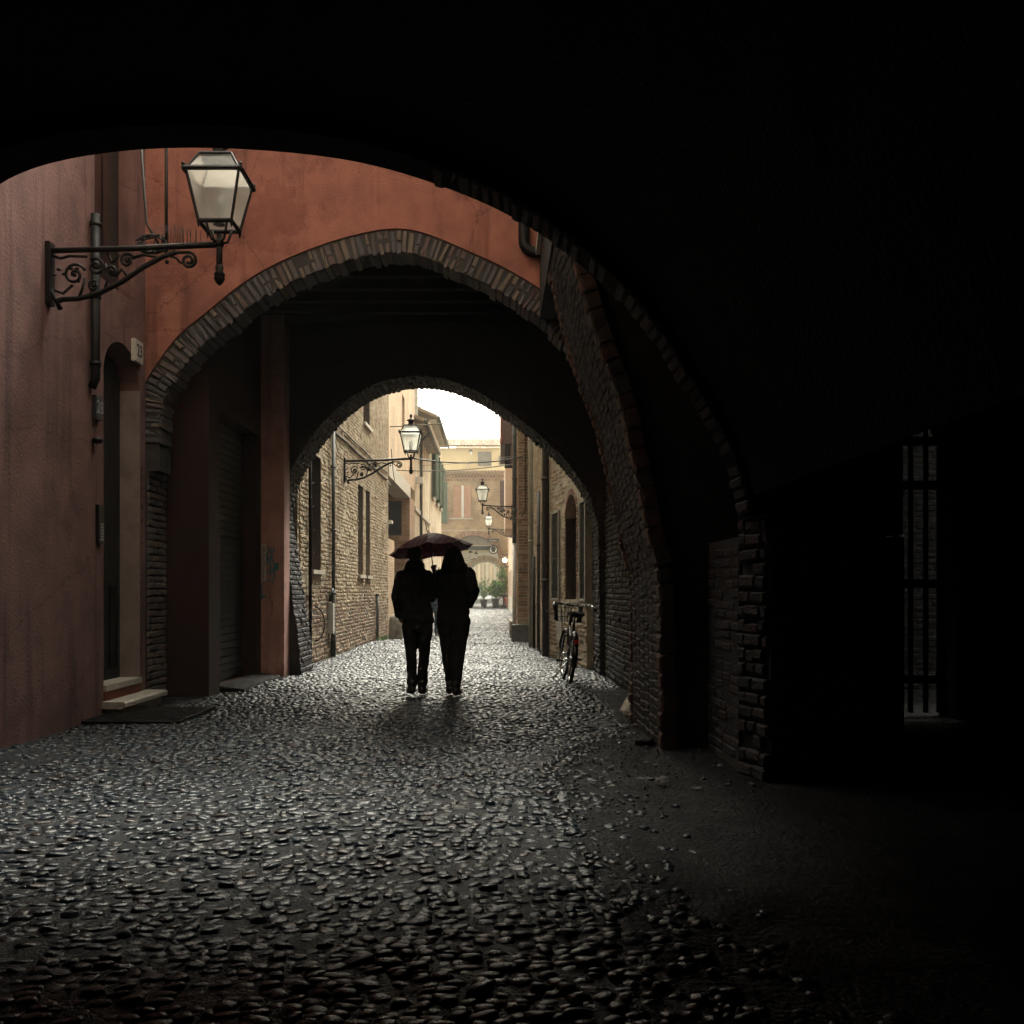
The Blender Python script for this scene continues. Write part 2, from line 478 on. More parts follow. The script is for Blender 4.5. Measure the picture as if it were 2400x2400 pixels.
class MB:
    """collects shapes and links them as ONE mesh object"""

    def __init__(self):
        self.v, self.f = [], []

    def add(self, vs, fs):
        b = len(self.v)
        self.v.extend([tuple(x) for x in vs])
        self.f.extend([tuple(i + b for i in f) for f in fs])
        return self

    def box(self, x0, x1, y0, y1, z0, z1):
        vs = [(x, y, z) for x in (x0, x1) for y in (y0, y1) for z in (z0, z1)]
        return self.add(vs, [(0, 1, 3, 2), (4, 6, 7, 5), (0, 4, 5, 1), (2, 3, 7, 6), (0, 2, 6, 4), (1, 5, 7, 3)])

    def obox(self, c, R, s):
        vs = []
        for x in (-.5, .5):
            for y in (-.5, .5):
                for z in (-.5, .5):
                    vs.append(Vector(c) + R @ Vector((x * s[0], y * s[1], z * s[2])))
        return self.add(vs, [(0, 1, 3, 2), (4, 6, 7, 5), (0, 4, 5, 1), (2, 3, 7, 6), (0, 2, 6, 4), (1, 5, 7, 3)])

    def prism(self, poly, axis, t0, t1):
        """poly of 2D points; axis 'y': (x,z) swept along y; 'x': (y,z) along x; 'z': (x,y) along z"""
        def P(a, b, t):
            return {'y': (a, t, b), 'x': (t, a, b), 'z': (a, b, t)}[axis]
        n = len(poly)
        vs = [P(a, b, t0) for a, b in poly] + [P(a, b, t1) for a, b in poly]
        fs = [tuple(range(n)), tuple(range(2 * n - 1, n - 1, -1))]
        fs += [(i, i + n, (i + 1) % n + n, (i + 1) % n) for i in range(n)]
        return self.add(vs, fs)

    def tube(self, pts, r, n=8, closed=False, flat=1.0):
        pts = [Vector(p) for p in pts]
        m = len(pts)
        rs = r if isinstance(r, (list, tuple)) else [r] * m
        vs, fs = [], []
        up = Vector((0, 0, 1))
        prev = None
        for i, p in enumerate(pts):
            a = pts[(i - 1) % m] if (i > 0 or closed) else p
            b = pts[(i + 1) % m] if (i < m - 1 or closed) else p
            t = (b - a)
            if t.length < 1e-9:
                t = Vector((0, 0, 1))
            t.normalize()
            if prev is None:
                s = t.cross(up)
                if s.length < 0.05:
                    s = t.cross(Vector((0, 1, 0)))
            else:
                s = prev - t * prev.dot(t)
            s.normalize()
            prev = s
            u = s.cross(t)
            for k in range(n):
                an = 2 * math.pi * k / n
                vs.append(p + (s * math.cos(an) + u * math.sin(an) * flat) * rs[i])
        for i in range(m if closed else m - 1):
            j = (i + 1) % m
            for k in range(n):
                fs.append((i * n + k, i * n + (k + 1) % n, j * n + (k + 1) % n, j * n + k))
        if not closed:
            fs.append(tuple(range(n - 1, -1, -1)))
            fs.append(tuple((m - 1) * n + k for k in range(n)))
        return self.add(vs, fs)

    def lathe(self, prof, c=(0, 0, 0), n=12, ax='z', sx=1.0, sy=1.0):
        vs, fs = [], []
        for r, h in prof:
            for k in range(n):
                a = 2 * math.pi * k / n
                x, y = r * math.cos(a) * sx, r * math.sin(a) * sy
                q = {'z': (x, y, h), 'x': (h, x, y), 'y': (x, h, y)}[ax]
                vs.append((c[0] + q[0], c[1] + q[1], c[2] + q[2]))
        for i in range(len(prof) - 1):
            for k in range(n):
                fs.append((i * n + k, i * n + (k + 1) % n, (i + 1) * n + (k + 1) % n, (i + 1) * n + k))
        fs.append(tuple(range(n - 1, -1, -1)))
        fs.append(tuple((len(prof) - 1) * n + k for k in range(n)))
        return self.add(vs, fs)

    def ball(self, c, r, n=10, m=7, s=(1, 1, 1)):
        prof = [(max(1e-4, math.sin(math.pi * i / m)) * r, -math.cos(math.pi * i / m) * r) for i in range(m + 1)]
        b = len(self.v)
        self.lathe(prof, (0, 0, 0), n)
        for i in range(b, len(self.v)):
            v = self.v[i]
            self.v[i] = (c[0] + v[0] * s[0], c[1] + v[1] * s[1], c[2] + v[2] * s[2])
        return self

    def loft(self, rings, n=16):
        """rings: (center, rx, ry) horizontal ellipses, bottom to top or any path"""
        vs, fs = [], []
        for c, rx, ry in rings:
            for k in range(n):
                a = 2 * math.pi * k / n
                vs.append((c[0] + rx * math.cos(a), c[1] + ry * math.sin(a), c[2]))
        for i in range(len(rings) - 1):
            for k in range(n):
                fs.append((i * n + k, i * n + (k + 1) % n, (i + 1) * n + (k + 1) % n, (i + 1) * n + k))
        fs.append(tuple(range(n - 1, -1, -1)))
        fs.append(tuple((len(rings) - 1) * n + k for k in range(n)))
        return self.add(vs, fs)

    def build(self, name, mat, parent=None, smooth=False, local=False, fix=True):
        me = bpy.data.meshes.new(name)
        if parent is None and not local:
            A = np.array(self.v)
            lo, hi = A.min(0), A.max(0)
            o = Vector(((lo[0] + hi[0]) / 2, (lo[1] + hi[1]) / 2, lo[2]))
        else:
            o = Vector((0, 0, 0)) if local else org(parent)
        me.from_pydata([(v[0] - o[0], v[1] - o[1], v[2] - o[2]) for v in self.v], [], self.f)
        me.materials.append(MATS[mat])
        me.validate()
        if fix:
            import bmesh
            bm = bmesh.new()
            bm.from_mesh(me)
            bmesh.ops.recalc_face_normals(bm, faces=bm.faces)
            bm.to_mesh(me)
            bm.free()
        if smooth:
            me.polygons.foreach_set('use_smooth', [True] * len(me.polygons))
        ob = bpy.data.objects.new(name, me)
        link(ob, parent)
        if parent is None and not local:
            ob.location = o
        ORG[ob.name] = o
        return ob


# a flat wall face: U runs along it, N points out of it, Z is up
class Plane:
    def __init__(self, O, U, N):
        self.O, self.U, self.N = Vector(O), Vector(U).normalized(), Vector(N).normalized()

    def P(self, u, z, d=0.0):
        """d: depth behind the face"""
        return self.O + self.U * u + Vector((0, 0, z)) - self.N * d

    def R(self):
        return Matrix((self.U, self.N, Vector((0, 0, 1)))).transposed()


def wall(pl, u0, u1, z0, z1, holes, T, name, mat, parent):
    """wall body with real openings; holes: (ua, ub, za, zb, depth)"""
    mb = MB()
    us = sorted(set([u0, u1] + [h[0] for h in holes] + [h[1] for h in holes]))
    zs = sorted(set([z0, z1] + [h[2] for h in holes] + [h[3] for h in holes]))
    us = [u for u in us if u0 <= u <= u1]
    zs = [z for z in zs if z0 <= z <= z1]
    for i in range(len(us) - 1):
        for j in range(len(zs) - 1):
            cu, cz = (us[i] + us[i + 1]) / 2, (zs[j] + zs[j + 1]) / 2
            if any(h[0] < cu < h[1] and h[2] < cz < h[3] for h in holes):
                continue
            mb.add([pl.P(us[i], zs[j]), pl.P(us[i + 1], zs[j]), pl.P(us[i + 1], zs[j + 1]), pl.P(us[i], zs[j + 1])], [(0, 1, 2, 3)])
    for a, b, c, d, dep in holes:
        q = [(a, c), (b, c), (b, d), (a, d)]
        for k in range(4):
            p0, p1 = q[k], q[(k + 1) % 4]
            mb.add([pl.P(*p0), pl.P(*p1), pl.P(p1[0], p1[1], dep), pl.P(p0[0], p0[1], dep)], [(0, 1, 2, 3)])
        mb.add([pl.P(x, z, dep) for x, z in q], [(0, 1, 2, 3)])
    q = [(u0, z0), (u1, z0), (u1, z1), (u0, z1)]
    for k in range(4):
        p0, p1 = q[k], q[(k + 1) % 4]
        mb.add([pl.P(*p0), pl.P(*p1), pl.P(p1[0], p1[1], T), pl.P(p0[0], p0[1], T)], [(0, 1, 2, 3)])
    mb.add([pl.P(x, z, T) for x, z in q], [(0, 1, 2, 3)])
    return mb.build(name, mat, parent, fix=False)


def pbox(mb, pl, u0, u1, z0, z1, d0, d1):
    """box on a wall face between depths d0 and d1 (negative = proud of the face)"""
    vs = [pl.P(u, z, d) for u in (u0, u1) for d in (d0, d1) for z in (z0, z1)]
    mb.add(vs, [(0, 1, 3, 2), (4, 6, 7, 5), (0, 4, 5, 1), (2, 3, 7, 6), (0, 2, 6, 4), (1, 5, 7, 3)])
    return mb


def pprism(mb, pl, poly, d0, d1):
    n = len(poly)
    vs = [pl.P(u, z, d0) for u, z in poly] + [pl.P(u, z, d1) for u, z in poly]
    fs = [tuple(range(n)), tuple(range(2 * n - 1, n - 1, -1))]
    fs += [(i, i + n, (i + 1) % n + n, (i + 1) % n) for i in range(n)]
    return mb.add(vs, fs)


# ------------------------------------------------------------------ bricks and cobbles
def unit_brick(seed, ins=(0.05, 0.18)):
    r = np.random.default_rng(seed)
    def ring(y, ix, iz, j):
        return [[sx * (0.5 - ix) + r.normal(0, j), y + r.normal(0, j * 0.6), sz * (0.5 - iz) + r.normal(0, j * 2.2)]
                for sx, sz in ((-1, -1), (1, -1), (1, 1), (-1, 1))]
    v = ring(-0.5, 0, 0, 0) + ring(0.36, 0.0, 0.0, 0.012) + ring(0.5, ins[0], ins[1], 0.022)
    f = []
    for a in (0, 4):
        for k in range(4):
            f.append((a + k, a + (k + 1) % 4, a + 4 + (k + 1) % 4, a + 4 + k))
    f.append((8, 9, 10, 11))
    return np.array(v), f


UB = [unit_brick(i) for i in range(6)]


def screen(c):
    d = max(c[1], 0.2)
    return 1165 + 2400 * c[0] / d, 1385 - 2400 * (c[2] - CAM_H) / d, d


_umesh = {}


def shared_mesh(kind, i, uv, mat, smooth=False):
    key = (kind, i, mat)
    if key not in _umesh:
        me = bpy.data.meshes.new(kind)
        me.from_pydata([tuple(x) for x in uv[0]], [], uv[1])
        me.materials.append(MATS[mat])
        if smooth:
            me.polygons.foreach_set('use_smooth', [True] * len(me.polygons))
        _umesh[key] = me
    return _umesh[key]


def merged(name, items, units, mat, parent, smooth=False):
    """items: (center, R 3x3 array, size, unit index, rnd) -> one mesh with a per-piece value 'rnd'"""
    V, F, Rn = [], [], []
    base = 0
    o = np.array(org(parent))
    for c, R, s, k, r in items:
        u, f = units[k]
        v = (u * np.array(s)) @ np.array(R).T + np.array(c) - o
        V.append(v)
        F.extend([tuple(i + base for i in q) for q in f])
        Rn.append(np.full(len(u), r))
        base += len(u)
    me = bpy.data.meshes.new(name)
    me.from_pydata(np.concatenate(V).tolist(), [], F)
    me.materials.append(MATS[mat])
    a = me.attributes.new('rnd', 'FLOAT', 'POINT')
    a.data.foreach_set('value', np.concatenate(Rn))
    if smooth:
        me.polygons.foreach_set('use_smooth', [True] * len(me.polygons))
    ob = bpy.data.objects.new(name, me)
    link(ob, parent)
    ORG[ob.name] = org(parent)
    tag(ob, kind='stuff')
    return ob


def emit(items, kind, restname, units, mat, parent, nmax=290, minpx=9.0, smooth=False):
    """the pieces that show largest become objects of their own, the rest one part"""
    o = org(parent)
    sc = []
    for i, (c, R, s, k, r) in enumerate(items):
        x, y, d = screen(c)
        Rm = np.array(R)
        view = np.array([c[0], c[1], c[2] - CAM_H])
        view = view / np.linalg.norm(view)
        ext = 0.0
        for a in (0, 2):
            ax = Rm[:, a] * s[a]
            perp = ax - view * ax.dot(view)
            ext = max(ext, np.linalg.norm(perp) * 2400 / d)
        vis = 150 < x < 2260 and 480 < y < 1930
        sc.append((ext if vis else 0.0, i))
    sc.sort(reverse=True)
    chosen = set(i for e, i in sc[:nmax] if e >= minpx)
    rest = []
    for i, it in enumerate(items):
        c, R, s, k, r = it
        if i in chosen:
            me = shared_mesh(kind, k, units[k], mat, smooth)
            ob = bpy.data.objects.new(kind, me)
            M = Matrix(np.array(R).tolist()).to_4x4()
            M = Matrix.Translation(Vector(c) - o) @ M @ Matrix.Diagonal((s[0], s[1], s[2], 1.0))
            ob.matrix_local = M
            link(ob, parent)
            ob.matrix_local = M
        else:
            rest.append(it)
    if rest:
        merged(restname, rest, units, mat, parent, smooth)


def lay_courses(pl, u0, u1, z0, z1, holes, L=0.25, H=0.060, gap=0.013, depth=0.07, proud=0.006, jz=0.003, ju=0.006, skip=0.0, curve=None):
    """running-bond bricks on a wall face, cut at the openings"""
    out = []
    R = np.array(pl.R())
    z = z0 + gap
    row = 0
    while z + H < z1:
        iv = [(u0, u1)]
        for a, b, c, d in holes:
            if c - 0.01 < z + H and z < d + 0.01:
                nv = []
                for p, q in iv:
                    if b <= p or a >= q:
                        nv.append((p, q))
                    else:
                        if a > p:
                            nv.append((p, a))
                        if b < q:
                            nv.append((b, q))
                iv = nv
        for p, q in iv:
            u = p - (L / 2 if row % 2 else 0) - rng.uniform(0, 0.03)
            while u < q:
                l = L * rng.choice([1.0, 1.0, 1.0, 0.5, 0.92])
                a, b = max(u, p), min(u + l, q)
                if b - a > 0.045 and rng.random() >= skip:
                    hh = H * rng.uniform(0.86, 1.06)
                    pr = proud + rng.normal(0, 0.004)
                    c = pl.P((a + b) / 2 + rng.normal(0, ju * 0.3), z + H / 2 + rng.normal(0, jz), depth / 2 - pr)
                    th = rng.normal(0, 0.012)
                    Rt = R @ np.array(Matrix.Rotation(th, 3, 'Y'))
                    out.append((tuple(c), Rt, (b - a, depth, hh), int(rng.integers(6)), float(rng.random())))
                u += l + gap
        z += H + gap
        row += 1
    return out


def smooth_poly(pts, n):
    """resample a polyline (Catmull-Rom) into n points by arc length"""
    P = [np.array(p, float) for p in pts]
    Q = []
    for i in range(len(P) - 1):
        p0, p1, p2, p3 = P[max(0, i - 1)], P[i], P[i + 1], P[min(len(P) - 1, i + 2)]
        for t in np.linspace(0, 1, 12, endpoint=False):
            Q.append(0.5 * ((2 * p1) + (-p0 + p2) * t + (2 * p0 - 5 * p1 + 4 * p2 - p3) * t * t + (-p0 + 3 * p1 - 3 * p2 + p3) * t ** 3))
    Q.append(P[-1])
    Q = np.array(Q)
    s = np.concatenate([[0], np.cumsum(np.linalg.norm(np.diff(Q, axis=0), axis=1))])
    t = np.linspace(0, s[-1], n)
    return np.stack([np.interp(t, s, Q[:, k]) for k in range(Q.shape[1])], 1), s[-1]

# ================================================================== GROUND
def ground_z(x, y):
    z = 0.012 * math.sin(x * 1.7 + y * 0.55) + 0.010 * math.sin(y * 1.3 - x * 0.8) + 0.008 * math.sin(y * 2.9 + x * 2.1)
    z -= 0.018 * math.exp(-((x + 0.9) / 0.5) ** 2) * (0.5 + 0.5 * math.sin(y * 0.35))
    z *= 1.0 / (1.0 + max(0.0, y - 20) * 0.05)
    if y > 78:
        z += (y - 78) * 0.021
    return z


g = MB()
g.add([(-900, -300, -0.35), (900, -300, -0.35), (900, 1500, -0.35), (-900, 1500, -0.35)], [(0, 1, 2, 3)])
tag(g.build('ground', 'far_ground'), kind='structure')

st = MB()
ys = [-9 + 0.3 * i for i in range(97)] + [20.1 + 1.0 * i for i in range(112)]
xs = [-5.2 + 0.3 * i for i in range(25)]
st.add([(x, y, ground_z(x, y) - 0.0105 + 0.003 * math.sin(x * 9 + y * 4) * math.sin(y * 7 - x * 3)) for y in ys for x in xs],
       [(j * 25 + i, j * 25 + i + 1, (j + 1) * 25 + i + 1, (j + 1) * 25 + i) for j in range(len(ys) - 1) for i in range(24)])
street = tag(st.build('cobbled_street', 'wet_grit', smooth=True), kind='structure')


def unit_cobble(seed, n, m):
    r = np.random.default_rng(seed)
    ph = r.uniform(0, 6.28, 4)
    v, f = [], []
    for i in range(m):
        t = i / m
        a = t * math.pi / 2
        rr = math.cos(a) ** 0.55
        h = math.sin(a) ** 0.65
        for k in range(n):
            an = 2 * math.pi * k / n
            q = 1 + 0.10 * math.sin(an * 2 + ph[0]) + 0.08 * math.sin(an * 3 + ph[1]) + r.normal(0, 0.03)
            ex = math.copysign(abs(math.cos(an)) ** 0.75, math.cos(an))
            ey = math.copysign(abs(math.sin(an)) ** 0.75, math.sin(an))
            v.append([0.5 * rr * q * ex, 0.5 * rr * q * ey, h * (1 + 0.10 * math.sin(an + ph[2])) - (0.35 if i == 0 else 0)])
    v.append([r.normal(0, 0.04), r.normal(0, 0.04), 1.0])
    for i in range(m - 1):
        for k in range(n):
            f.append((i * n + k, i * n + (k + 1) % n, (i + 1) * n + (k + 1) % n, (i + 1) * n + k))
    for k in range(n):
        f.append(((m - 1) * n + k, (m - 1) * n + (k + 1) % n, m * n))
    return np.array(v), f


UC = [unit_cobble(i, 8, 3) for i in range(8)]
UCF = [unit_cobble(40 + i, 6, 2) for i in range(4)]

DIRT = [(1.33, 9.75), (0.95, 9.0), (0.78, 8.65), (0.5, 8.1), (0.36, 7.4), (0.33, 6.3), (0.4, 5.2), (0.55, 3.8), (0.75, 2.0)]


def dirt_edge(y):
    return float(np.interp(y, [p[1] for p in DIRT[::-1]], [p[0] for p in DIRT[::-1]], right=9.0))


def left_edge(y):
    if y < 11.4:
        return -3.9
    if y < 15.2:
        return -3.40
    if y < 16.5:
        return -2.98
    if y < 29:
        return -3.18 + (y - 16.4) * 0.0105
    return -3.2 - max(0.0, y - 38) * 0.03


def right_edge(y):
    if y < 9.9:
        return min(1.28, dirt_edge(y))
    if y < 16:
        return 1.62
    if y < 19.8:
        return 3.79 - 0.143 * y
    if y < 25.4:
        return 0.9
    if y < 34:
        return 0.48
    return 0.82


def lay_cobbles(y0, y1, px, py, units, hgt):
    items = []
    y = y0
    row = 0
    while y < y1:
        xl, xr = left_edge(y), right_edge(y)
        x = xl + rng.uniform(0, px)
        while x < xr:
            big = rng.random()
            sz = px * (1.0 if big < 0.75 else (1.4 if big < 0.9 else 0.7)) * rng.uniform(0.85, 1.15)
            yy = y + rng.normal(0, py * 0.17) + 0.05 * math.sin(x * 1.1)
            sy = py * rng.uniform(0.85, 1.22)
            # thin patches where grit covers the stones
            patch = math.sin(x * 2.3 + yy * 0.9) * math.sin(yy * 1.1 - x * 0.7) + 0.5 * math.sin(x * 5.1 - yy * 2.3)
            sink = 0.0065 * max(0.0, min(1.0, (patch - 0.5) * 1.6))
            th = 0.35 * math.sin(x * 0.9 + yy * 0.6) + rng.normal(0, 0.25)
            tx, ty = rng.normal(0, 0.12), rng.normal(0, 0.12)
            R = np.array(Euler((tx, ty, th), 'XYZ').to_matrix())
            h = hgt * rng.uniform(0.75, 1.2)
            z = ground_z(x, yy) - 0.024 + rng.normal(0, 0.0045) - sink
            if rng.random() < 0.985:
                items.append(((x, yy, z), R, (sz, sy, h), int(rng.integers(len(units))), float(rng.random())))
            x += sz * 0.95
        y += py * 0.96
        row += 1
    return items


def stray():
    out = []
    for k in range(380):
        y = rng.uniform(2.6, 9.6)
        x = dirt_edge(y) + abs(rng.exponential(0.16)) - 0.02
        if x > 1.25:
            continue
        s = rng.uniform(0.05, 0.10)
        out.append(((x, y, ground_z(x, y) - 0.010 + rng.uniform(-0.006, 0.001)), np.array(Euler((rng.normal(0, 0.15), rng.normal(0, 0.15), rng.uniform(0, 3))).to_matrix()), (s, s * 0.75, 0.027), int(rng.integers(8)), float(rng.random())))
    return out


near = stray() + lay_cobbles(2.6, 24.0, 0.081, 0.060, UC, 0.022)
emit(near, 'cobble', 'cobbles_small', UC, 'cobble', street, nmax=290, minpx=9, smooth=True)
far = lay_cobbles(24.0, 48.0, 0.13, 0.10, UCF, 0.032) + lay_cobbles(48.0, 88.0, 0.22, 0.17, UCF, 0.034)
merged('cobbles_far', far, UCF, 'cobble', street, smooth=True)
bck = lay_cobbles(-2.0, 2.6, 0.13, 0.10, UCF, 0.034)
merged('cobbles_behind', bck, UCF, 'cobble', street, smooth=True)

# bare dirt beside the pier, running on under the portico
dm = MB()
gy = [1.0 + 0.22 * i for i in range(55)]
gx = 40
dv = []
for y in gy:
    e = dirt_edge(y) if y < 9.7 else 1.2
    for i in range(gx):
        x = e - 0.05 + (7.2 - e) * (i / (gx - 1)) ** 1.6
        lip = 0.0 if i > 2 else (-0.03, -0.012, -0.002)[i]
        dv.append((x, y, ground_z(x, y) + 0.006 + lip + 0.008 * math.sin(x * 6 + y * 4) * math.sin(y * 5 - x * 3)))
dm.add(dv, [(j * gx + i, j * gx + i + 1, (j + 1) * gx + i + 1, (j + 1) * gx + i) for j in range(len(gy) - 1) for i in range(gx - 1)])
tag(dm.build('dirt_ground', 'dirt', smooth=True), kind='structure')

# ================================================================== HOUSE ON THE LEFT (number 23 door)
XL = -3.95
lh = thing('corner_house', 'pink plastered house with arched doorway 23 left of the big arch', 'house', (XL, 9, 0))
PL = Plane((XL, 0, 0), (0, 1, 0), (1, 0, 0))
DA, DB, DZ0, DZS, DZT = 10.28, 11.32, 0.0, 3.46, 3.86
holes = [(DA, DB, 0.0, DZT, 0.30), (10.05, 11.14, 4.38, 6.4, 0.25), (5.0, 6.0, 1.2, 3.2, 0.25)]
wall(PL, -9, 11.5, -0.1, 9.4, holes, 1.2, 'wall', 'pink_plaster', lh)


def arch_pts(a, b, zs, zt, n=14):
    c, r = (a + b) / 2, (b - a) / 2
    return [(c - r * math.cos(math.pi * i / n), zs + (zt - zs) * math.sin(math.pi * i / n)) for i in range(n + 1)]


ap = arch_pts(DA, DB, DZS, DZT)
h = len(ap) // 2
mb = MB()
pprism(mb, PL, [(DA - 0.001, DZT + 0.001)] + [(DA - 0.001, DZS)] + ap[:h + 1], 0.002, 0.29)
pprism(mb, PL, [(DB + 0.001, DZT + 0.001)] + ap[h:] + [(DB + 0.001, DZS)], 0.002, 0.29)
mb.build('arch_head', 'pink_plaster', lh)
# pale reveal on the far jamb
mb = MB()
mb.box(XL - 0.295, XL + 0.004, DB - 0.012, DB + 0.001, 0.30, DZS)
mb.build('door_jamb', 'grey_jamb', lh)
mb = MB()
mb.box(XL - 0.27, XL - 0.215, DA + 0.01, DB - 0.014, 0.30, DZS + 0.3)
dr = mb.build('door', 'gate_wood', lh)
mb = MB()
for k in range(5):
    y = DA + 0.12 + k * 0.19
    mb.tube([(XL - 0.2, y, 0.42), (XL - 0.2, y, 1.3)], 0.008, 6)
for z in (0.42, 0.6, 1.3):
    mb.tube([(XL - 0.2, DA + 0.06, z), (XL - 0.2, DB - 0.08, z)], 0.008, 6)
mb.build('door_grille', 'iron', dr)
mb = MB().ball((XL - 0.18, DA + 0.13, 1.35 + 0.05), 0.025)
mb.build('door_knob', 'brass', dr, smooth=True)
mb = MB().box(XL - 0.294, XL + 0.03, DA + 0.002, DB - 0.015, 0.24, 0.30)
mb.build('threshold', 'pale_stone', lh)
mb = MB().box(XL - 0.2, XL + 0.01, DA + 0.002, DB - 0.015, 0.0, 0.238)
mb.build('riser', 'red_plaster', lh)
mb = MB()
mb.prism([(XL - 0.02, 0.07), (XL + 0.21, 0.07), (XL + 0.235, 0.085), (XL + 0.235, 0.125), (XL + 0.22, 0.14), (XL - 0.02, 0.14)], 'y', DA - 0.05, DB + 0.22)
mb.box(XL - 0.02, XL + 0.19, DA, DB + 0.16, -0.03, 0.072)
mb.build('doorstep', 'pale_stone', lh)
mb = MB()
mb.box(XL - 0.2, XL - 0.16, 10.06, 11.13, 4.39, 6.39)
wd = mb.build('window', 'red_plaster', lh)
mb = MB()
mb.box(XL - 0.155, XL - 0.14, 10.12, 10.58, 4.45, 6.3)
mb.box(XL - 0.155, XL - 0.14, 10.62, 11.06, 4.45, 6.3)
mb.build('pane', 'dark_glass', wd)
# worn corner where the plaster has fallen off in small holes
mb = MB()
for k in range(26):
    z = 0.5 + k * 0.085 + rng.uniform(-0.03, 0.03)
    s = rng.uniform(0.008, 0.026)
    mb.ball((XL + 0.001, 11.37 + rng.uniform(-0.02, 0.02), z), s, 6, 4, (0.25, 1, 1.3))
tag(mb.build('plaster_holes', 'mortar_dark', lh), kind='stuff')

# house number tiles (things of their own: they could be lifted off the wall)
def number_tile(name, label, y0, y1, z0, z1, txt, face, ink, mat_edge):
    t = thing(name, label, 'house number', (XL, (y0 + y1) / 2, z0))
    MB().box(XL + 0.001, XL + 0.045, y0, y1, z0, z1).build('tile', mat_edge, t)
    MB().box(XL + 0.045, XL + 0.049, y0 + 0.02, y1 - 0.02, z0 + 0.02, z1 - 0.02).build('face', face, t)
    cu = bpy.data.curves.new('numeral', 'FONT')
    cu.body = txt
    cu.align_x = 'CENTER'
    cu.align_y = 'CENTER'
    cu.size = (z1 - z0) * 0.78
    cu.extrude = 0.002
    cu.materials.append(MATS[ink])
    ob = bpy.data.objects.new('numeral', cu)
    ob.rotation_euler = (rad(90), 0, rad(90))
    ob.scale = (0.92, 1, 1)
    ob.location = (0.052, 0, (z1 - z0) / 2)
    COL.objects.link(ob)
    dg = bpy.context.evaluated_depsgraph_get()
    me = bpy.data.meshes.new_from_object(ob.evaluated_get(dg))
    om = bpy.data.objects.new('numeral', me)
    om.rotation_euler, om.scale, om.location = ob.rotation_euler, ob.scale, ob.location
    bpy.data.objects.remove(ob)
    link(om, t)
    return t


number_tile('number_tile', 'pale stone tile with the number 23 beside the arch', 11.05, 11.30, 3.74, 3.98, '23', 'plate_white', 'ink', 'plate_white')
number_tile('number_tile', 'dark enamel tile with a pale number beside the dark doorway', 9.98, 10.13, 2.93, 3.16, '28', 'plate_dark', 'plate_grey', 'plate_dark')
ic = thing('intercom_panel', 'black intercom panel with two columns of buttons by the doorway', 'intercom', (XL, 10.14, 1.7))
MB().box(XL + 0.001, XL + 0.035, 10.07, 10.21, 1.72, 2.10).build('case', 'sign_black', ic)
for k in range(6):
    MB().box(XL + 0.035, XL + 0.043, 10.095, 10.13, 1.75 + k * 0.03, 1.77 + k * 0.03).build('button', 'plate_grey', ic)
    MB().box(XL + 0.035, XL + 0.038, 10.14, 10.19, 1.75 + k * 0.03, 1.77 + k * 0.03).build('name_plate', 'plate_grey', ic)
dp = MB().tube([(XL + 0.06, 9.92, 4.9), (XL + 0.06, 9.92, 3.3), (XL + 0.02, 9.93, 3.22)], 0.045, 10)
for z in (3.45, 4.1, 4.8):
    dp.tube([(XL + 0.06, 9.92, z - 0.02), (XL + 0.06, 9.92, z + 0.02)], 0.056, 10)
tag(dp.build('drain_pipe', 'iron', smooth=True), 'thin black drain pipe ending above the dark number tile', 'pipe')
bl = MB().ball((XL + 0.05, 10.0, 2.72), 0.05, 10, 6, (1.0, 1.1, 0.7)).tube([(XL + 0.0, 10.0, 2.72), (XL + 0.05, 10.0, 2.72)], 0.02, 8)
tag(bl.build('door_bell', 'iron', smooth=True), 'small black bell dome on pink wall under the dark number tile', 'bell')

gr = thing('iron_grate', 'flat dark iron grate set in the cobbles before the doorstep', 'grate', (-3.45, 10.2, 0.0))
gz = 0.022
for i in range(22):
    x = -3.86 + i * 0.04
    MB().box(x, x + 0.012, 9.62, 10.82, gz - 0.02, gz + 0.004).build('bar', 'iron', gr)
mb = MB()
for y in (9.6, 10.0, 10.4, 10.82):
    mb.box(-3.88, -3.0, y, y + 0.02, gz - 0.022, gz + 0.0025)
mb.box(-3.90, -3.88, 9.6, 10.84, gz - 0.02, gz + 0.008)
mb.box(-3.0, -2.975, 9.6, 10.84, gz - 0.02, gz + 0.010)
mb.build('frame', 'iron', gr)
MB().box(-3.88, -3.0, 9.6, 10.84, gz - 0.05, gz - 0.032).build('pit', 'black_void', gr)

# ================================================================== VAULTED HOUSE (orange wall, brick arch, passage, rear arch)
YA, YA2 = 11.5, 11.95
YB, YB2 = 15.4, 16.4
vh = thing('vaulted_house', 'orange plastered house bridging the lane on a pointed brick arch', 'house', (-1, YA, 0))
EX = [(-4.05, 2.6), (-4.05, 3.1), (-4.0, 3.49), (-3.82, 3.81), (-3.57, 4.13), (-3.28, 4.37), (-2.90, 4.68), (-2.54, 4.90), (-2.16, 5.07), (-1.79, 5.20), (-1.47, 5.28),
      (-1.19, 5.32), (-0.92, 5.30), (-0.62, 5.20), (-0.28, 5.05), (0.07, 4.89), (0.49, 4.64), (0.85, 4.33), (1.2, 3.9), (1.55, 3.3), (1.75, 2.6)]
exs, exl = smooth_poly(EX, 150)
XR = 2.4
poly = [(-4.6, -0.1), (-4.05, -0.1)] + [tuple(p) for p in exs] + [(1.75, -0.1), (XR, -0.1), (XR, 9.4), (-4.6, 9.4)]
MB().prism(poly, 'y', YA, YA2).build('front_wall', 'orange_plaster', vh)
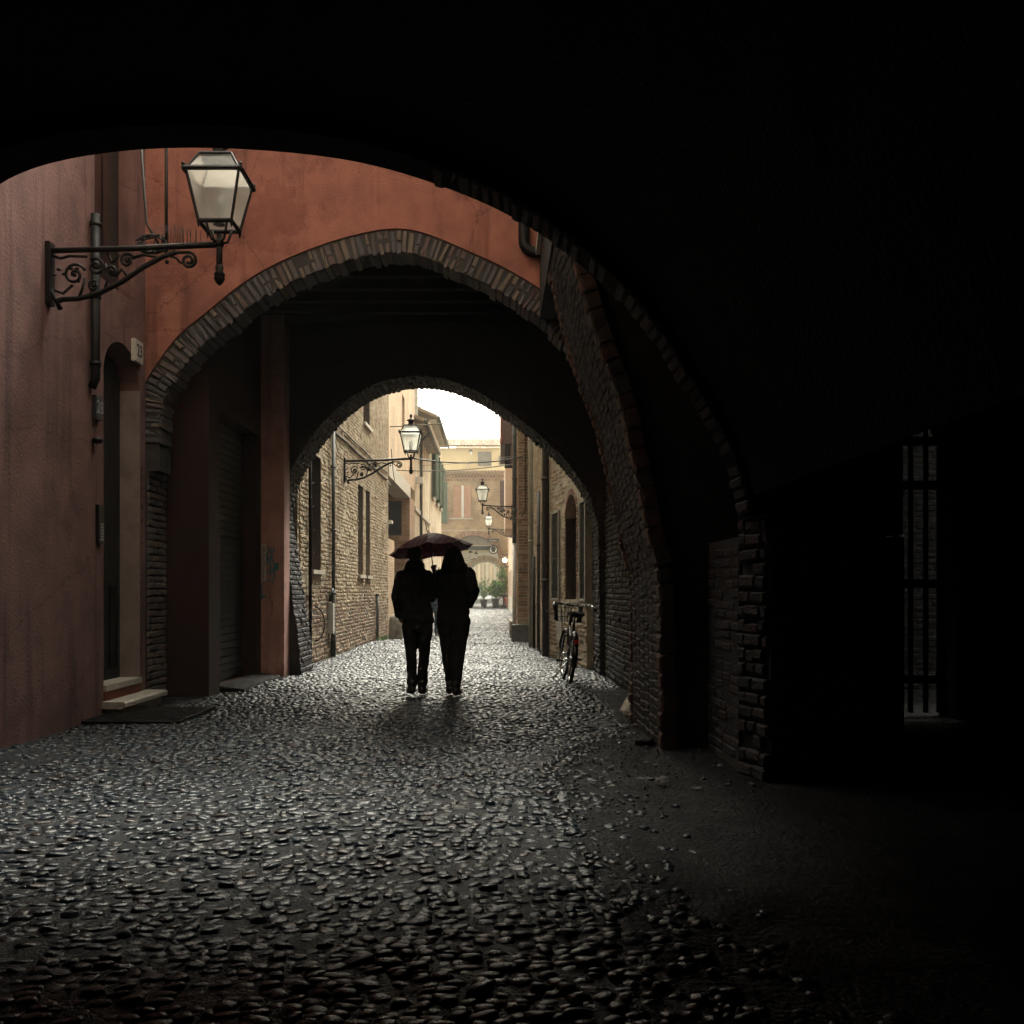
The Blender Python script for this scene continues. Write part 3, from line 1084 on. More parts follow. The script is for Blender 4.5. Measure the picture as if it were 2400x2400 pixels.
# mortar bed of the ring, set back from the plaster
tn = np.gradient(exs, axis=0)
tn /= np.linalg.norm(tn, axis=1)[:, None]
nin = np.stack([tn[:, 1], -tn[:, 0]], 1)       # towards the opening
bed = [tuple(p + n_ * 0.002) for p, n_ in zip(exs, nin)] + [tuple(p + n_ * 0.25) for p, n_ in zip(exs[::-1], nin[::-1])]
ring = MB().prism(bed, 'y', YA + 0.026, YA2 - 0.02).build('arch_ring', 'mortar_dark', vh)
items = []
s_ = np.linspace(0, exl, 150)
a = 0.35
while a < exl - 0.3:
    wd_ = rng.uniform(0.042, 0.078)
    cx, cz = np.interp(a, s_, exs[:, 0]), np.interp(a, s_, exs[:, 1])
    nx, nz = np.interp(a, s_, nin[:, 0]), np.interp(a, s_, nin[:, 1])
    nn = Vector((nx, 0, nz)).normalized()
    tt = Vector((nn.z, 0, -nn.x))
    split = rng.random() < 0.33
    ln = rng.uniform(0.245, 0.295)
    segs = [(0.01, ln)] if not split else [(0.01, 0.12 + rng.uniform(-0.02, 0.03)), (0.145, ln)]
    for d0, d1 in segs:
        if rng.random() < 0.03:
            continue
        c = Vector((cx, 0, cz)) + nn * (d0 + d1) / 2
        th = rng.normal(0, 0.045)
        X_ = (nn * math.cos(th) + tt * math.sin(th))
        Z_ = X_.cross(Vector((0, -1, 0)))
        Rm = np.array(Matrix((X_, Vector((0, -1, 0)), Z_)).transposed())
        dep = 0.40
        items.append(((c.x, YA + 0.012 + dep / 2 + rng.uniform(-0.012, 0.012), c.z), Rm, (d1 - d0, dep, wd_), int(rng.integers(6)), float(rng.random())))
    a += wd_ + rng.uniform(0.012, 0.03)
emit(items, 'brick', 'small_bricks', UB, 'ring_brick', ring, nmax=290)
# left brick jamb under the arch
JL = Plane((-3.93, 0, 0), (0, 1, 0), (1, 0, 0))
MB().box(-4.3, -3.945, YA + 0.03, 12.15, -0.1, 3.2).build('jamb_core', 'mortar_dark', vh)
jc = MB().box(-3.97, -3.948, YA + 0.02, 12.16, 0.0, 3.0).build('brick_jamb', 'mortar_dark', vh)
emit(lay_courses(JL, YA + 0.04, 12.14, 0.0, 3.0, [], H=0.066, proud=0.012), 'brick', 'small_bricks', UB, 'ring_brick', jc)
# passage side: red pier, roller gate, red pier with graffiti
MB().box(-4.3, -3.42, 12.152, 12.62, -0.1, 5.4).build('pier', 'shaded_red_plaster', vh)
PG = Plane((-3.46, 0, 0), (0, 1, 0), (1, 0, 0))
wall(PG, 12.62, 15.0, -0.1, 5.4, [(12.72, 14.72, 0.04, 3.5, 0.3)], 0.8, 'passage_wall', 'shaded_red_plaster', vh)
gt = MB()
pbox(gt, PG, 12.73, 14.71, 0.05, 3.49, 0.22, 0.27)
gate = gt.build('gate', 'gate_wood', vh)
for k in range(34):
    q = MB()
    pbox(q, PG, 12.78, 14.66, 0.08 + k * 0.1, 0.165 + k * 0.1, 0.195, 0.222)
    q.build('slat', 'gate_wood', gate)
q = MB()
q.tube([(-3.62, 13.2, 1.86), (-3.58, 13.2, 1.86), (-3.58, 13.2, 1.74), (-3.62, 13.2, 1.74)], 0.012, 6)
q.build('handle', 'chrome', gate)
sl = MB()
sl.prism([(-3.46, 0.0), (-3.12, 0.0), (-3.14, 0.035), (-3.46, 0.07)], 'y', 12.68, 14.8)
sl.build('gate_sill', 'shade_black', vh)
MB().box(-3.9, -3.12, 15.002, YB, -0.1, 5.4).build('pier', 'brick_pier_plaster', vh)
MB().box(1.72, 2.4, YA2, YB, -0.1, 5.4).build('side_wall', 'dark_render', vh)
cs = MB().box(1.64, 1.72, YA2 - 0.4, YB, -0.05, 3.2).build('side_wall_bed', 'mortar_dark', vh)
PSR = Plane((1.62, 0, 0), (0, 1, 0), (-1, 0, 0))
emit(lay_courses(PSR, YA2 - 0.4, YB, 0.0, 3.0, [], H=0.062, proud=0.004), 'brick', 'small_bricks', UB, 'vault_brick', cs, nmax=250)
# beamed ceiling
MB().box(-4.3, 2.4, YA2, YB, 5.42, 5.7).build('ceiling', 'shade_black', vh)  # near-black colour stands in for the dimness overhead
for k in range(6):
    y = 12.25 + k * 0.56
    MB().box(-4.2, 2.3, y, y + 0.14, 5.2, 5.42).build('beam', 'shade_black', vh)
# storey above and roof body
MB().box(-4.6, 2.4, YA2, YB, 5.71, 9.2).build('upper_storey', 'orange_plaster', vh)

# rear arch
BP = [(-2.93, -0.1), (-3.0, 0.6), (-3.10, 1.3), (-3.20, 2.0), (-3.25, 2.41), (-3.22, 2.71), (-3.11, 3.05), (-2.86, 3.47), (-2.57, 3.83), (-2.23, 4.14), (-1.88, 4.34), (-1.51, 4.45),
      (-1.11, 4.48), (-0.71, 4.41), (-0.18, 4.18), (0.35, 3.82), (0.88, 3.37), (1.28, 2.89), (1.47, 2.45), (1.52, 2.0), (1.53, 1.0), (1.54, -0.1)]
bps, bl_ = smooth_poly(BP, 160)
tb = np.gradient(bps, axis=0)
tb /= np.linalg.norm(tb, axis=1)[:, None]
nb = np.stack([tb[:, 1], -tb[:, 0]], 1)
core = [tuple(p - n_ * 0.012) for p, n_ in zip(bps, nb)]
poly = [(-4.3, -0.1)] + core + [(2.4, -0.1), (2.4, 9.2), (-4.3, 9.2)]
rear = MB().prism(poly, 'y', YB, YB2).build('rear_arch', 'mortar_dark', vh)
items = []
s_ = np.linspace(0, bl_, 160)
a = 0.08
row = 0
while a < bl_ - 0.05:
    hh = rng.uniform(0.054, 0.066)
    cx, cz = np.interp(a, s_, bps[:, 0]), np.interp(a, s_, bps[:, 1])
    nx, nz = np.interp(a, s_, nb[:, 0]), np.interp(a, s_, nb[:, 1])
    nn = Vector((nx, 0, nz)).normalized()
    U_ = Vector((0, 1, 0))
    Rm = np.array(Matrix((U_, nn, U_.cross(nn))).transposed())
    y = YB + 0.003 - (0.12 if row % 2 else 0)
    while y < YB2 - 0.01:
        y0, y1 = max(y, YB + 0.003), min(y + 0.25, YB2 - 0.003)
        if y1 - y0 > 0.05:
            c = Vector((cx, (y0 + y1) / 2, cz)) - nn * (0.043 + rng.normal(0, 0.006))
            items.append((tuple(c), Rm, (y1 - y0, 0.09, hh), int(rng.integers(6)), float(rng.random())))
        y += 0.262
    a += hh + 0.014
    row += 1
emit(items, 'brick', 'small_bricks', UB, 'vault_brick', rear, nmax=290)

# graffiti and sticker on the red pier
py_ = 15.0
gf = MB()


def stroke(mb, pts, w, y):
    """flat painted stroke on a camera-side wall, 2 mm thick"""
    P = [Vector((p[0], 0, p[1])) for p in pts]
    L_, R_ = [], []
    for i, p in enumerate(P):
        t = (P[min(i + 1, len(P) - 1)] - P[max(i - 1, 0)])
        t.normalize()
        n_ = Vector((t.z, 0, -t.x))
        L_.append(p + n_ * w)
        R_.append(p - n_ * w)
    vs = [(p.x, y, p.z) for p in L_] + [(p.x, y, p.z) for p in R_] + [(p.x, y - 0.002, p.z) for p in L_] + [(p.x, y - 0.002, p.z) for p in R_]
    n_ = len(P)
    fs = []
    for i in range(n_ - 1):
        fs += [(2 * n_ + i, 2 * n_ + i + 1, 3 * n_ + i + 1, 3 * n_ + i), (i, i + 1, 2 * n_ + i + 1, 2 * n_ + i), (n_ + i, n_ + i + 1, 3 * n_ + i + 1, 3 * n_ + i)]
    mb.add(vs, fs)


def gp(x, y, d=15.0):
    return ((x - 1165) * d / 2400, CAM_H + (1385 - y) * d / 2400)


def zz(pts, ox=590, oy=1250, s=0.1035):
    return [gp(ox + a * s, oy + b * s) for a, b in pts]


stroke(gf, zz([(380, 300), (400, 420), (350, 440), (345, 700), (375, 560), (420, 520), (430, 860), (345, 900)]), 0.011, 15.0)
stroke(gf, zz([(500, 430), (505, 310), (450, 340), (460, 560), (505, 700), (515, 960), (470, 1120), (440, 1060), (345, 1060)]), 0.009, 14.999)
stroke(gf, zz([(440, 960), (440, 780), (480, 780), (490, 900)]), 0.008, 14.998)
stroke(gf, zz([(565, 670), (570, 830)]), 0.025, 15.0)
stroke(gf, zz([(230, 1500), (230, 1150), (275, 1140)]), 0.010, 15.0)
stroke(gf, zz([(205, 1430), (320, 1430)]), 0.014, 14.9985)
stroke(gf, zz([(200, 480), (205, 840)]), 0.010, 15.0)
tag(gf.build('graffiti', 'teal_paint', fix=True), 'teal spray-paint scrawl on the red pier of the passage', 'graffiti')
gf = MB()
stroke(gf, zz([(400, 1280), (400, 1500), (440, 1560), (430, 1680), (480, 1540), (450, 1860)]), 0.004, 15.0)
tag(gf.build('graffiti', 'maroon_paint'), 'thin dark red scribble low on the red pier of the passage', 'graffiti')
x0, z1 = gp(613.5, 1276)
x1, z0 = gp(624, 1362)
pst = thing('paper_sticker', 'narrow pale paper strip pasted over the teal scrawl', 'sticker', (x0, 15, z0))
MB().box(x0, x1, 14.992, 14.996, z0, z1).build('paper', 'plate_white', pst)
mb = MB()
for k in range(16):
    zc = z0 + 0.03 + k * (z1 - z0 - 0.05) / 16
    mb.box(x0 + 0.012, x1 - 0.012 - rng.uniform(0, 0.02), 14.990, 14.9915, zc, zc + 0.012)
mb.build('printed_line', 'ink', pst)

# pipe bend beside the dark jetty
XJ = 0.48
pb = MB()
pts = [(0.30, YA - 0.09, 8.2), (0.30, YA - 0.09, 5.15)] + [(0.30 + 0.13 * (1 - math.cos(t)), YA - 0.09, 5.15 - 0.13 * math.sin(t)) for t in (0.3, 0.6, 0.9, 1.2, 1.57)] + [(XJ + 0.05, YA - 0.09, 5.02)]
pb.tube(pts, 0.062, 10)
tag(pb.build('drain_pipe', 'iron', smooth=True), 'fat black pipe bending into the dark wall right of the arch', 'pipe')

# ================================================================== JETTIED HOUSE ON THE RIGHT (piers, leaning rib, barred gate)
jh = thing('jettied_house', 'dark brick house with leaning buttress rib right of the lane', 'house', (1.5, 9, 0))
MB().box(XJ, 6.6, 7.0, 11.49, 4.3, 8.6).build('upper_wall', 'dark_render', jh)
MB().box(XJ - 0.05, XJ, 7.42, 11.49, 4.98, 5.06).build('string_course', 'pale_stone', jh)
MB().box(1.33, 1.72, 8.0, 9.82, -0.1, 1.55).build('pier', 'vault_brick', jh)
NE = [(1.29, 0.0), (1.285, 0.8), (1.27, 1.35), (1.23, 1.56), (1.19, 1.71), (1.093, 2.2), (0.953, 2.79), (0.813, 3.16), (0.603, 3.86), (0.50, 4.3)]
ns, nl = smooth_poly(NE, 90)
poly = [tuple(p) for p in ns] + [(2.6, 4.3), (2.6, 1.56), (1.72, 1.5), (1.72, 0.0)]
rib = MB().prism(poly, 'y', 8.02, 9.82).build('leaning_rib', 'mortar_dark', jh)


def edge_bricks(path, plen, y0, y1, L, dep, side, a0=0.02, a1=None, gap=0.014, proud=0.03, jit=0.008):
    """bricks along an edge profile, their faces looking to the lane"""
    t_ = np.gradient(path, axis=0)
    t_ /= np.linalg.norm(t_, axis=1)[:, None]
    n_ = np.stack([-t_[:, 1], t_[:, 0]], 1) * side
    S = np.linspace(0, plen, len(path))
    out = []
    a = a0
    while a < (a1 or plen - 0.05):
        l = L * rng.uniform(0.8, 1.2)
        m_ = a + l / 2
        cx, cz = np.interp(m_, S, path[:, 0]), np.interp(m_, S, path[:, 1])
        nn = Vector((np.interp(m_, S, n_[:, 0]), 0, np.interp(m_, S, n_[:, 1]))).normalized()
        U_ = Vector((0, 1, 0))
        T_ = U_.cross(nn)
        Rm = np.array(Matrix((U_, nn, T_)).transposed()) @ np.array(Matrix.Rotation(rng.normal(0, 0.04), 3, 'Y'))
        c = Vector((cx, (y0 + y1) / 2, cz)) + nn * (proud - dep / 2 + rng.normal(0, jit))
        out.append((tuple(c), Rm, (y1 - y0, dep, l), int(rng.integers(6)), float(rng.random())))
        a += l + gap
    return out


emit(edge_bricks(ns, nl, 7.95, 8.12, 0.13, 0.12, 1, proud=0.022, jit=0.003), 'brick', 'small_bricks', UB, 'rust_brick', rib)
emit(edge_bricks(ns, nl, 9.70, 9.84, 0.075, 0.10, 1, proud=0.02), 'brick', 'small_bricks', UB, 'rust_brick', rib)
it = []
for y in np.arange(8.14, 9.68, 0.262):
    it += edge_bricks(ns, nl, y, min(y + 0.25, 9.69), 0.06, 0.10, 1, proud=0.008, jit=0.002, a0=0.02 + 0.004 * (int(y * 4) % 2))
emit(it, 'brick', 'small_bricks', UB, 'vault_brick', rib, nmax=150)

# second pier with plaster panel and a brick quoin, carrying the near vault
PP = Plane((1.67, 0, 0), (0, 1, 0), (-1, 0, 0))
MB().box(1.672, 2.64, 6.992, 7.98, -0.1, 1.60).box(1.79, 2.64, 6.64, 6.99, -0.1, 1.60).build('pier', 'mortar_dark', jh)
ppn = MB().box(1.652, 1.671, 6.99, 7.985, 0.0, 1.62).build('brick_panel', 'mortar_dark', jh)
emit(lay_courses(Plane((1.65, 0, 0), (0, 1, 0), (-1, 0, 0)), 6.99, 7.98, 0.0, 1.6, [], H=0.062, gap=0.012, proud=0.003, jz=0.004), 'brick', 'small_bricks', UB, 'panel_brick', ppn, nmax=200)
MB().box(1.95, 2.64, 6.66, 7.98, 1.62, 4.3).build('pier_head', 'shade_black', jh)
PNF = Plane((0, 6.63, 0), (1, 0, 0), (0, -1, 0))
pf = MB().box(1.74, 2.63, 6.625, 6.638, 0.0, 0.06).build('pier_face', 'mortar_dark', jh)
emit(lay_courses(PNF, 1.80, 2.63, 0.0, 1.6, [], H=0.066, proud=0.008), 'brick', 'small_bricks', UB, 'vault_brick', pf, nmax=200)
PQ = Plane((1.655, 6.98, 0), (0.28, -1, 0), (-1, -0.28, 0))
qn = MB().prism([(1.675, 6.985), (1.775, 6.63), (2.0, 6.66), (2.0, 6.985)], 'z', -0.02, 1.97).build('brick_quoin', 'mortar_dark', jh)
emit(lay_courses(PQ, 0.0, 0.36, 0.0, 1.98, [], L=0.2, H=0.080, gap=0.016, proud=0.020, depth=0.12, jz=0.006, ju=0.03, skip=0.03), 'brick', 'small_bricks', UB, 'panel_brick', qn)

# back wall of the portico with the barred arched gate
GX0, GX1, GZ = 3.50, 4.42, 3.10
PBK = Plane((0, 9.84, 0), (1, 0, 0), (0, -1, 0))
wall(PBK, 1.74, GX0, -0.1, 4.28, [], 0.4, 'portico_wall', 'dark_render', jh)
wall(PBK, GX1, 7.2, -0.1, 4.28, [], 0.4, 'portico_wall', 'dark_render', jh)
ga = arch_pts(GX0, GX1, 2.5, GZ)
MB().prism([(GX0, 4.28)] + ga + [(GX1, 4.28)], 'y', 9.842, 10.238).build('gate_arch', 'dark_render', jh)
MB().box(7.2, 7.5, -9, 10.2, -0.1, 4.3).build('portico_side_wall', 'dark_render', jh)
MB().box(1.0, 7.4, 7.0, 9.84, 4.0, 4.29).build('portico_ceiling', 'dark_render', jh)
bg_ = thing('barred_gate', 'tall iron barred gate in an arched opening of the dark portico', 'gate', ((GX0 + GX1) / 2, 10.19, 0))
for k in range(7):
    x = 4.265 - 0.150 * (5 - k) if k < 6 else 4.40
    if x < GX0:
        continue
    c_ = (GX0 + GX1) / 2
    zt = 2.5 + 0.58 * math.sqrt(max(0.02, 1 - ((x - c_) / 0.46) ** 2))
    MB().tube([(x, 10.19, 0.04), (x, 10.19, zt)], 0.028, 8).build('bar', 'iron', bg_, smooth=True)
for z in (0.33, 1.28, 2.26, 2.70):
    MB().box(GX0 + 0.01, GX1 - 0.01, 10.165, 10.215, z, z + 0.085).build('rail', 'iron', bg_)
# small yard behind the gate
yd = thing('yard_wall', 'grey plastered yard wall seen through the barred gate', 'wall', (5, 14, 0))
ybk = MB().box(3.0, 8.5, 13.0, 13.4, -0.1, 7.2).build('back_wall', 'mortar_dark', yd)
emit(lay_courses(Plane((0, 13.0, 0), (1, 0, 0), (0, -1, 0)), 4.4, 7.0, 0.0, 4.0, [], H=0.062, proud=0.008), 'brick', 'small_bricks', UB, 'vault_brick', ybk, nmax=250)
MB().box(8.2, 8.5, 10.3, 13.0, -0.1, 7.2).build('side_wall', 'dark_panel', yd)
MB().box(2.41, 3.0, 10.25, 13.4, -0.1, 7.2).build('side_wall', 'dark_panel', yd)
yg = MB()
yg.add([(2.9, 9.8, 0.0), (8.5, 9.8, 0.0), (8.5, 13.2, 0.0), (2.9, 13.2, 0.0)], [(0, 1, 2, 3)])
tag(yg.build('yard_ground', 'wet_grit'), kind='structure')

# ================================================================== NEAR VAULT over the camera
nv = thing('near_vault', 'plastered vault of the next house over the lane, coloured dark for shade', 'vault', (-1, 6.8, 0))
RB = [(1.66, 1.75), (1.62, 1.91), (1.47, 2.29), (1.26, 2.64), (1.015, 3.02), (0.785, 3.27), (0.3, 3.68), (-0.3, 3.98), (-1.1, 4.20), (-2.2, 4.27), (-3.1, 4.15), (-3.6, 3.85), (-3.95, 3.3)]
rs_, rl_ = smooth_poly(RB, 80)
poly = [tuple(p) for p in rs_] + [(-4.0, 4.6), (2.6, 4.6), (2.6, 1.75)]
vr = MB().prism(poly, 'y', 6.64, 6.98).build('front_arch', 'shade_black', nv)
emit(edge_bricks(rs_, rl_, 6.66, 6.96, 0.07, 0.12, 1, a1=3.2, proud=0.012), 'brick', 'small_bricks', UB, 'panel_brick', vr, nmax=60)
rs2 = rs_ + np.array([0, 0.12])
poly = [tuple(p) for p in rs2] + [(-4.0, 4.6), (7.4, 4.6), (7.4, 3.9), (2.6, 3.9)]
MB().prism(poly, 'y', -9.0, 6.638).build('vault', 'shade_black', nv)  # soffit coloured near-black so that it reads as shaded
MB().box(-3.95, 7.4, -9.0, 6.98, 4.62, 8.4).build('upper_storey', 'shade_black', nv)
MB().box(-3.94, 0.47, 6.985, 7.02, 4.64, 8.38).build('bounce_face', 'pink_render', nv)  # unseen pale slab, added to bounce light onto orange wall and passage
MB().box(-4.2, 7.4, -9.3, -9.01, -0.1, 8.4).build('light_block_wall', 'dark_render', nv)  # unseen wall added behind the camera to block light from the rear

# ================================================================== LONG TAN BRICK HOUSE, left beyond the arch
def LX(d):
    return -(3.372 - 0.01048 * d)


l1 = thing('tan_brick_house', 'long tan brick house with slit windows left of the lane', 'house', (-3.2, 22, 0))
U1 = Vector((0.01048, 1, 0)).normalized()
N1 = Vector((1, -0.01048, 0)).normalized()
P1 = Plane((LX(0), 0, 0), U1, N1)
E1 = 28.85
win1 = [(17.5, 18.47, 1.62, 3.64), (23.04, 23.86, 1.62, 3.67), (24.3, 25.04, 1.62, 3.67), (23.9, 25.0, 5.2, 7.4), (21.5, 22.5, 5.3, 7.4), (16.5, 16.62, 0.0, 3.0)]
wall(P1, 16.42, E1, -0.1, 10.4, [w_ + (0.32,) for w_ in win1], 1.5, 'wall', 'tan_mortar', l1)
bw_ = MB()
pbox(bw_, P1, 16.43, E1 - 0.01, 0.0, 0.02, 0.0, 0.03)
bwo = bw_.build('brick_face', 'tan_mortar', l1)
lc = lay_courses(P1, 16.45, E1, 0.0, 9.4, win1, L=0.255, H=0.058, gap=0.017, proud=0.009, jz=0.005, skip=0.05)


def low_course(it_):
    c = it_[0]
    return c[2] < 1.05 + 0.22 * math.sin(c[1] * 1.1) + 0.13 * math.sin(c[1] * 3.7 + c[2]) + rng.normal(0, 0.07)


low = [i_ for i_ in lc if low_course(i_)]
lset = set(id(i_) for i_ in low)
emit([i_ for i_ in lc if id(i_) not in lset], 'brick', 'small_bricks', UB, 'tan_brick', bwo, nmax=150)
q = MB()
pbox(q, P1, 16.43, E1 - 0.01, 0.021, 0.04, 0.0, 0.03)
emit(low, 'brick', 'small_bricks', UB, 'base_brick', q.build('worn_base', 'tan_mortar', l1), nmax=150)
for i, (a, b, c, d) in enumerate(win1[:5]):
    q = MB()
    pbox(q, P1, a + 0.005, b - 0.005, c + 0.005, d - 0.005, 0.26, 0.30)
    wo_ = q.build('window', 'dark_glass' if i != 1 and i != 2 else 'brown_wood', l1)
    q = MB()
    pbox(q, P1, b - 0.012, b - 0.001, c + 0.002, d - 0.002, 0.004, 0.26)
    pbox(q, P1, a + 0.002, b - 0.013, d - 0.012, d - 0.001, 0.004, 0.26)
    q.build('reveal', 'soft_reveal' if i in (1, 2) else 'dark_reveal', wo_)
    if i < 3:
        for k in range(5):
            z = c + 0.25 + k * (d - c - 0.4) / 4
            q = MB()
            q.tube([P1.P(a + 0.02, z, 0.10), P1.P(a + 0.02, z, -0.04), P1.P(a + 0.06, z + 0.03, -0.05)], 0.009, 6)
            q.build('shutter_hook', 'iron', wo_)
        nb_ = 4 if i == 0 else 3
        for k in range(nb_):
            u = a + (k + 1) * (b - a) / (nb_ + 1)
            q = MB()
            q.tube([P1.P(u, c + 0.01, 0.2), P1.P(u, d - 0.01, 0.2)], 0.012, 6)
            q.build('bar', 'iron', wo_)
    q = MB()
    pbox(q, P1, a - 0.07, b + 0.07, c - 0.075, c - 0.004, -0.07, 0.2)
    q.build('sill', 'concrete', wo_)
MB().box(-4.6, -3.0, 16.42, E1, 10.4, 10.55).build('roof_edge', 'roof_tile', l1)

# pipes, cables and fittings on it
q = MB().tube([P1.P(19.45, 1.25, -0.06), P1.P(19.45, 4.32, -0.06)], 0.035, 8)
q.tube([P1.P(19.45, 0.0, -0.06), P1.P(19.45, 0.62, -0.06)], 0.05, 8)
q.tube([P1.P(19.45, 0.6, -0.06), P1.P(19.45, 1.27, -0.06)], 0.038, 8)
for z in (0.6, 1.2, 2.4, 3.6):
    q.tube([P1.P(19.45, z - 0.02, -0.06), P1.P(19.45, z + 0.02, -0.06)], 0.055, 8)
tag(q.build('drain_pipe', 'pipe_green', smooth=True), 'thin dark drain pipe down the tan brick wall beside a white guard', 'pipe')
q = MB()
pbox(q, P1, 19.18, 19.36, 0.45, 1.02, -0.10, -0.005)
tag(q.build('meter_box', 'white_metal'), 'narrow white meter box beside the drain pipe on tan brick', 'box')
q = MB().tube([P1.P(19.2, 1.05, -0.05), P1.P(19.2, 1.2, -0.07), P1.P(19.3, 1.28, -0.07), P1.P(19.41, 1.27, -0.06)], 0.03, 8)
tag(q.build('gas_valve', 'iron', smooth=True), 'black valve and elbow above the white meter box', 'valve')
q = MB().tube([P1.P(26.1, 0.0, -0.05), P1.P(26.1, 1.15, -0.05)], 0.035, 8).tube([P1.P(26.1, 1.13, -0.05), P1.P(26.1, 1.18, -0.05)], 0.045, 8)
tag(q.build('wall_pipe', 'pipe_green', smooth=True), 'short grey standpipe at the far end of the tan brick wall', 'pipe')
q = MB().tube([P1.P(17.22, 0.0, -0.05), P1.P(17.22, 5.0, -0.05)], 0.03, 8)
tag(q.build('wall_pipe', 'iron', smooth=True), 'tall thin black pipe between the rear arch and a dark window', 'pipe')
q = MB().tube([(-2.93 + 0.16 * math.sin(t), 16.45 + 0.0 * t, 0.72 - 0.28 * math.cos(t)) for t in np.linspace(0, math.pi, 10)], 0.011, 6)
tag(q.build('bent_rail', 'iron', smooth=True), 'thin bent iron hoop at the foot of the rear arch', 'rail')


def cable(name, label, pts, r, mat, sag=0.0, n=14):
    P = []
    for i in range(len(pts) - 1):
        a, b = Vector(pts[i]), Vector(pts[i + 1])
        for t in np.linspace(0, 1, n, endpoint=(i == len(pts) - 2)):
            P.append(a.lerp(b, t) - Vector((0, 0, sag * 4 * t * (1 - t))))
    return tag(MB().tube(P, r, 6).build(name, mat, smooth=True), label, 'cable')


for k, (z, r) in enumerate(((4.34, 0.020), (4.52, 0.016))):
    cable('wall_cable', ['thick black cable along the tan brick wall, lower of two', 'thin black cable along the tan brick wall, upper of two'][k],
          [P1.P(16.45 + 2.4 * i, z + rng.uniform(-0.01, 0.01), -0.03) for i in range(6)], r, 'cable_dark', 0.02, 8)
cable('wall_cable', 'black cable hanging in a loop from the lantern arm to the wall corner', [(-2.2, 21.3, 4.2), (-2.25, 22.5, 3.7), (-3.05, 28.7, 4.35)], 0.008, 'cable_dark', 0.12)
cable('street_wire', 'pale wire high across the lane below the sky', [(-3.05, 29.3, 5.95), (0.45, 27.5, 6.0)], 0.016, 'cable_pale', 0.06)
cable('street_wire', 'thick dark wire across the lane from the first lantern', [(-1.75, 21.07, 3.98), (0.62, 25.2, 4.55)], 0.016, 'cable_dark', 0.12)
cable('street_wire', 'pale wire across the lane in front of the far tiled eave', [(-3.0, 30.5, 4.85), (0.46, 28.0, 4.72)], 0.015, 'cable_pale', 0.09)
cable('street_wire', 'thin pale wire across the lane in front of the yellow house', [(-2.95, 40, 6.15), (0.5, 33.0, 5.6)], 0.008, 'cable_pale', 0.06)
q = MB()
pbox(q, P1, 27.6, 27.95, 3.08, 3.16, -0.24, -0.12)
q.tube([P1.P(27.9, 3.1, 0.0), P1.P(27.9, 3.12, -0.18)], 0.025, 6)
tag(q.build('security_camera', 'white_metal'), 'small white security camera near the end of the tan wall', 'camera')
bo = MB().lathe([(0.19, -0.05), (0.195, 0.0), (0.19, 0.35), (0.178, 0.46), (0.155, 0.56), (0.10, 0.62), (0.03, 0.64)], (-2.68, 27.1, 0.0), 18)
tag(bo.build('stone_bollard', 'bollard_stone', smooth=True), 'round-topped weathered stone bollard at the corner of the tan wall', 'bollard')
gt_ = MB()
for k in range(160):
    x = -3.02 + abs(rng.normal(0, 0.09))
    y = 26.6 + rng.normal(0, 0.55)
    hh = rng.uniform(0.03, 0.11)
    dx, dy = rng.normal(0, 0.04), rng.normal(0, 0.04)
    gt_.add([(x - 0.008, y, 0.0), (x + 0.008, y + 0.004, 0.0), (x + dx, y + dy, hh)], [(0, 1, 2)])
tag(gt_.build('grass_tuft', 'grass', fix=False), 'green weeds growing at the foot of tan wall', 'grass', kind='stuff')

# ================================================================== REDDISH BRICK HOUSE with recessed porch
l2 = thing('red_brick_house', 'reddish brick house with deep porch under a pale concrete lintel', 'house', (-3.05, 33, 0))
P2 = Plane((-3.06, 0, 0), (0, 1, 0), (1, 0, 0))
wall(P2, 28.87, 38.0, 4.95, 10.6, [(33.0, 33.9, 6.2, 7.6, 0.3)], 2.2, 'upper_wall', 'brick_far_y', l2)
q = MB()
pbox(q, P2, 33.01, 33.89, 6.21, 7.59, 0.25, 0.29)
q.build('window', 'dark_glass', l2)
MB().box(-3.6, -3.04, 28.87, 36.0, 4.5, 4.948).build('lintel', 'concrete', l2)
MB().box(-5.2, -3.6, 28.87, 38.0, 4.55, 4.94).build('porch_ceiling', 'brown_wood', l2)
MB().box(-5.4, -5.2, 28.87, 38.0, -0.1, 4.9).build('porch_back_wall', 'brick_far_y', l2)
MB().box(-5.2, -3.06, 35.9, 38.0, -0.1, 4.55).build('porch_end_wall', 'brick_far_x', l2)
MB().box(-4.3, -3.35, 35.86, 35.905, 3.2, 4.4).build('porch_window', 'dark_glass', l2)
MB().box(-3.75, -3.1, 29.1, 30.9, -0.1, 2.75).build('porch_parapet', 'brick_far_y', l2)
for k in range(11):
    z = 0.3 + k * 0.27
    MB().box(-3.5, -3.055, 35.82, 35.9, z, z + 0.13).build('quoin', 'red_brick', l2)

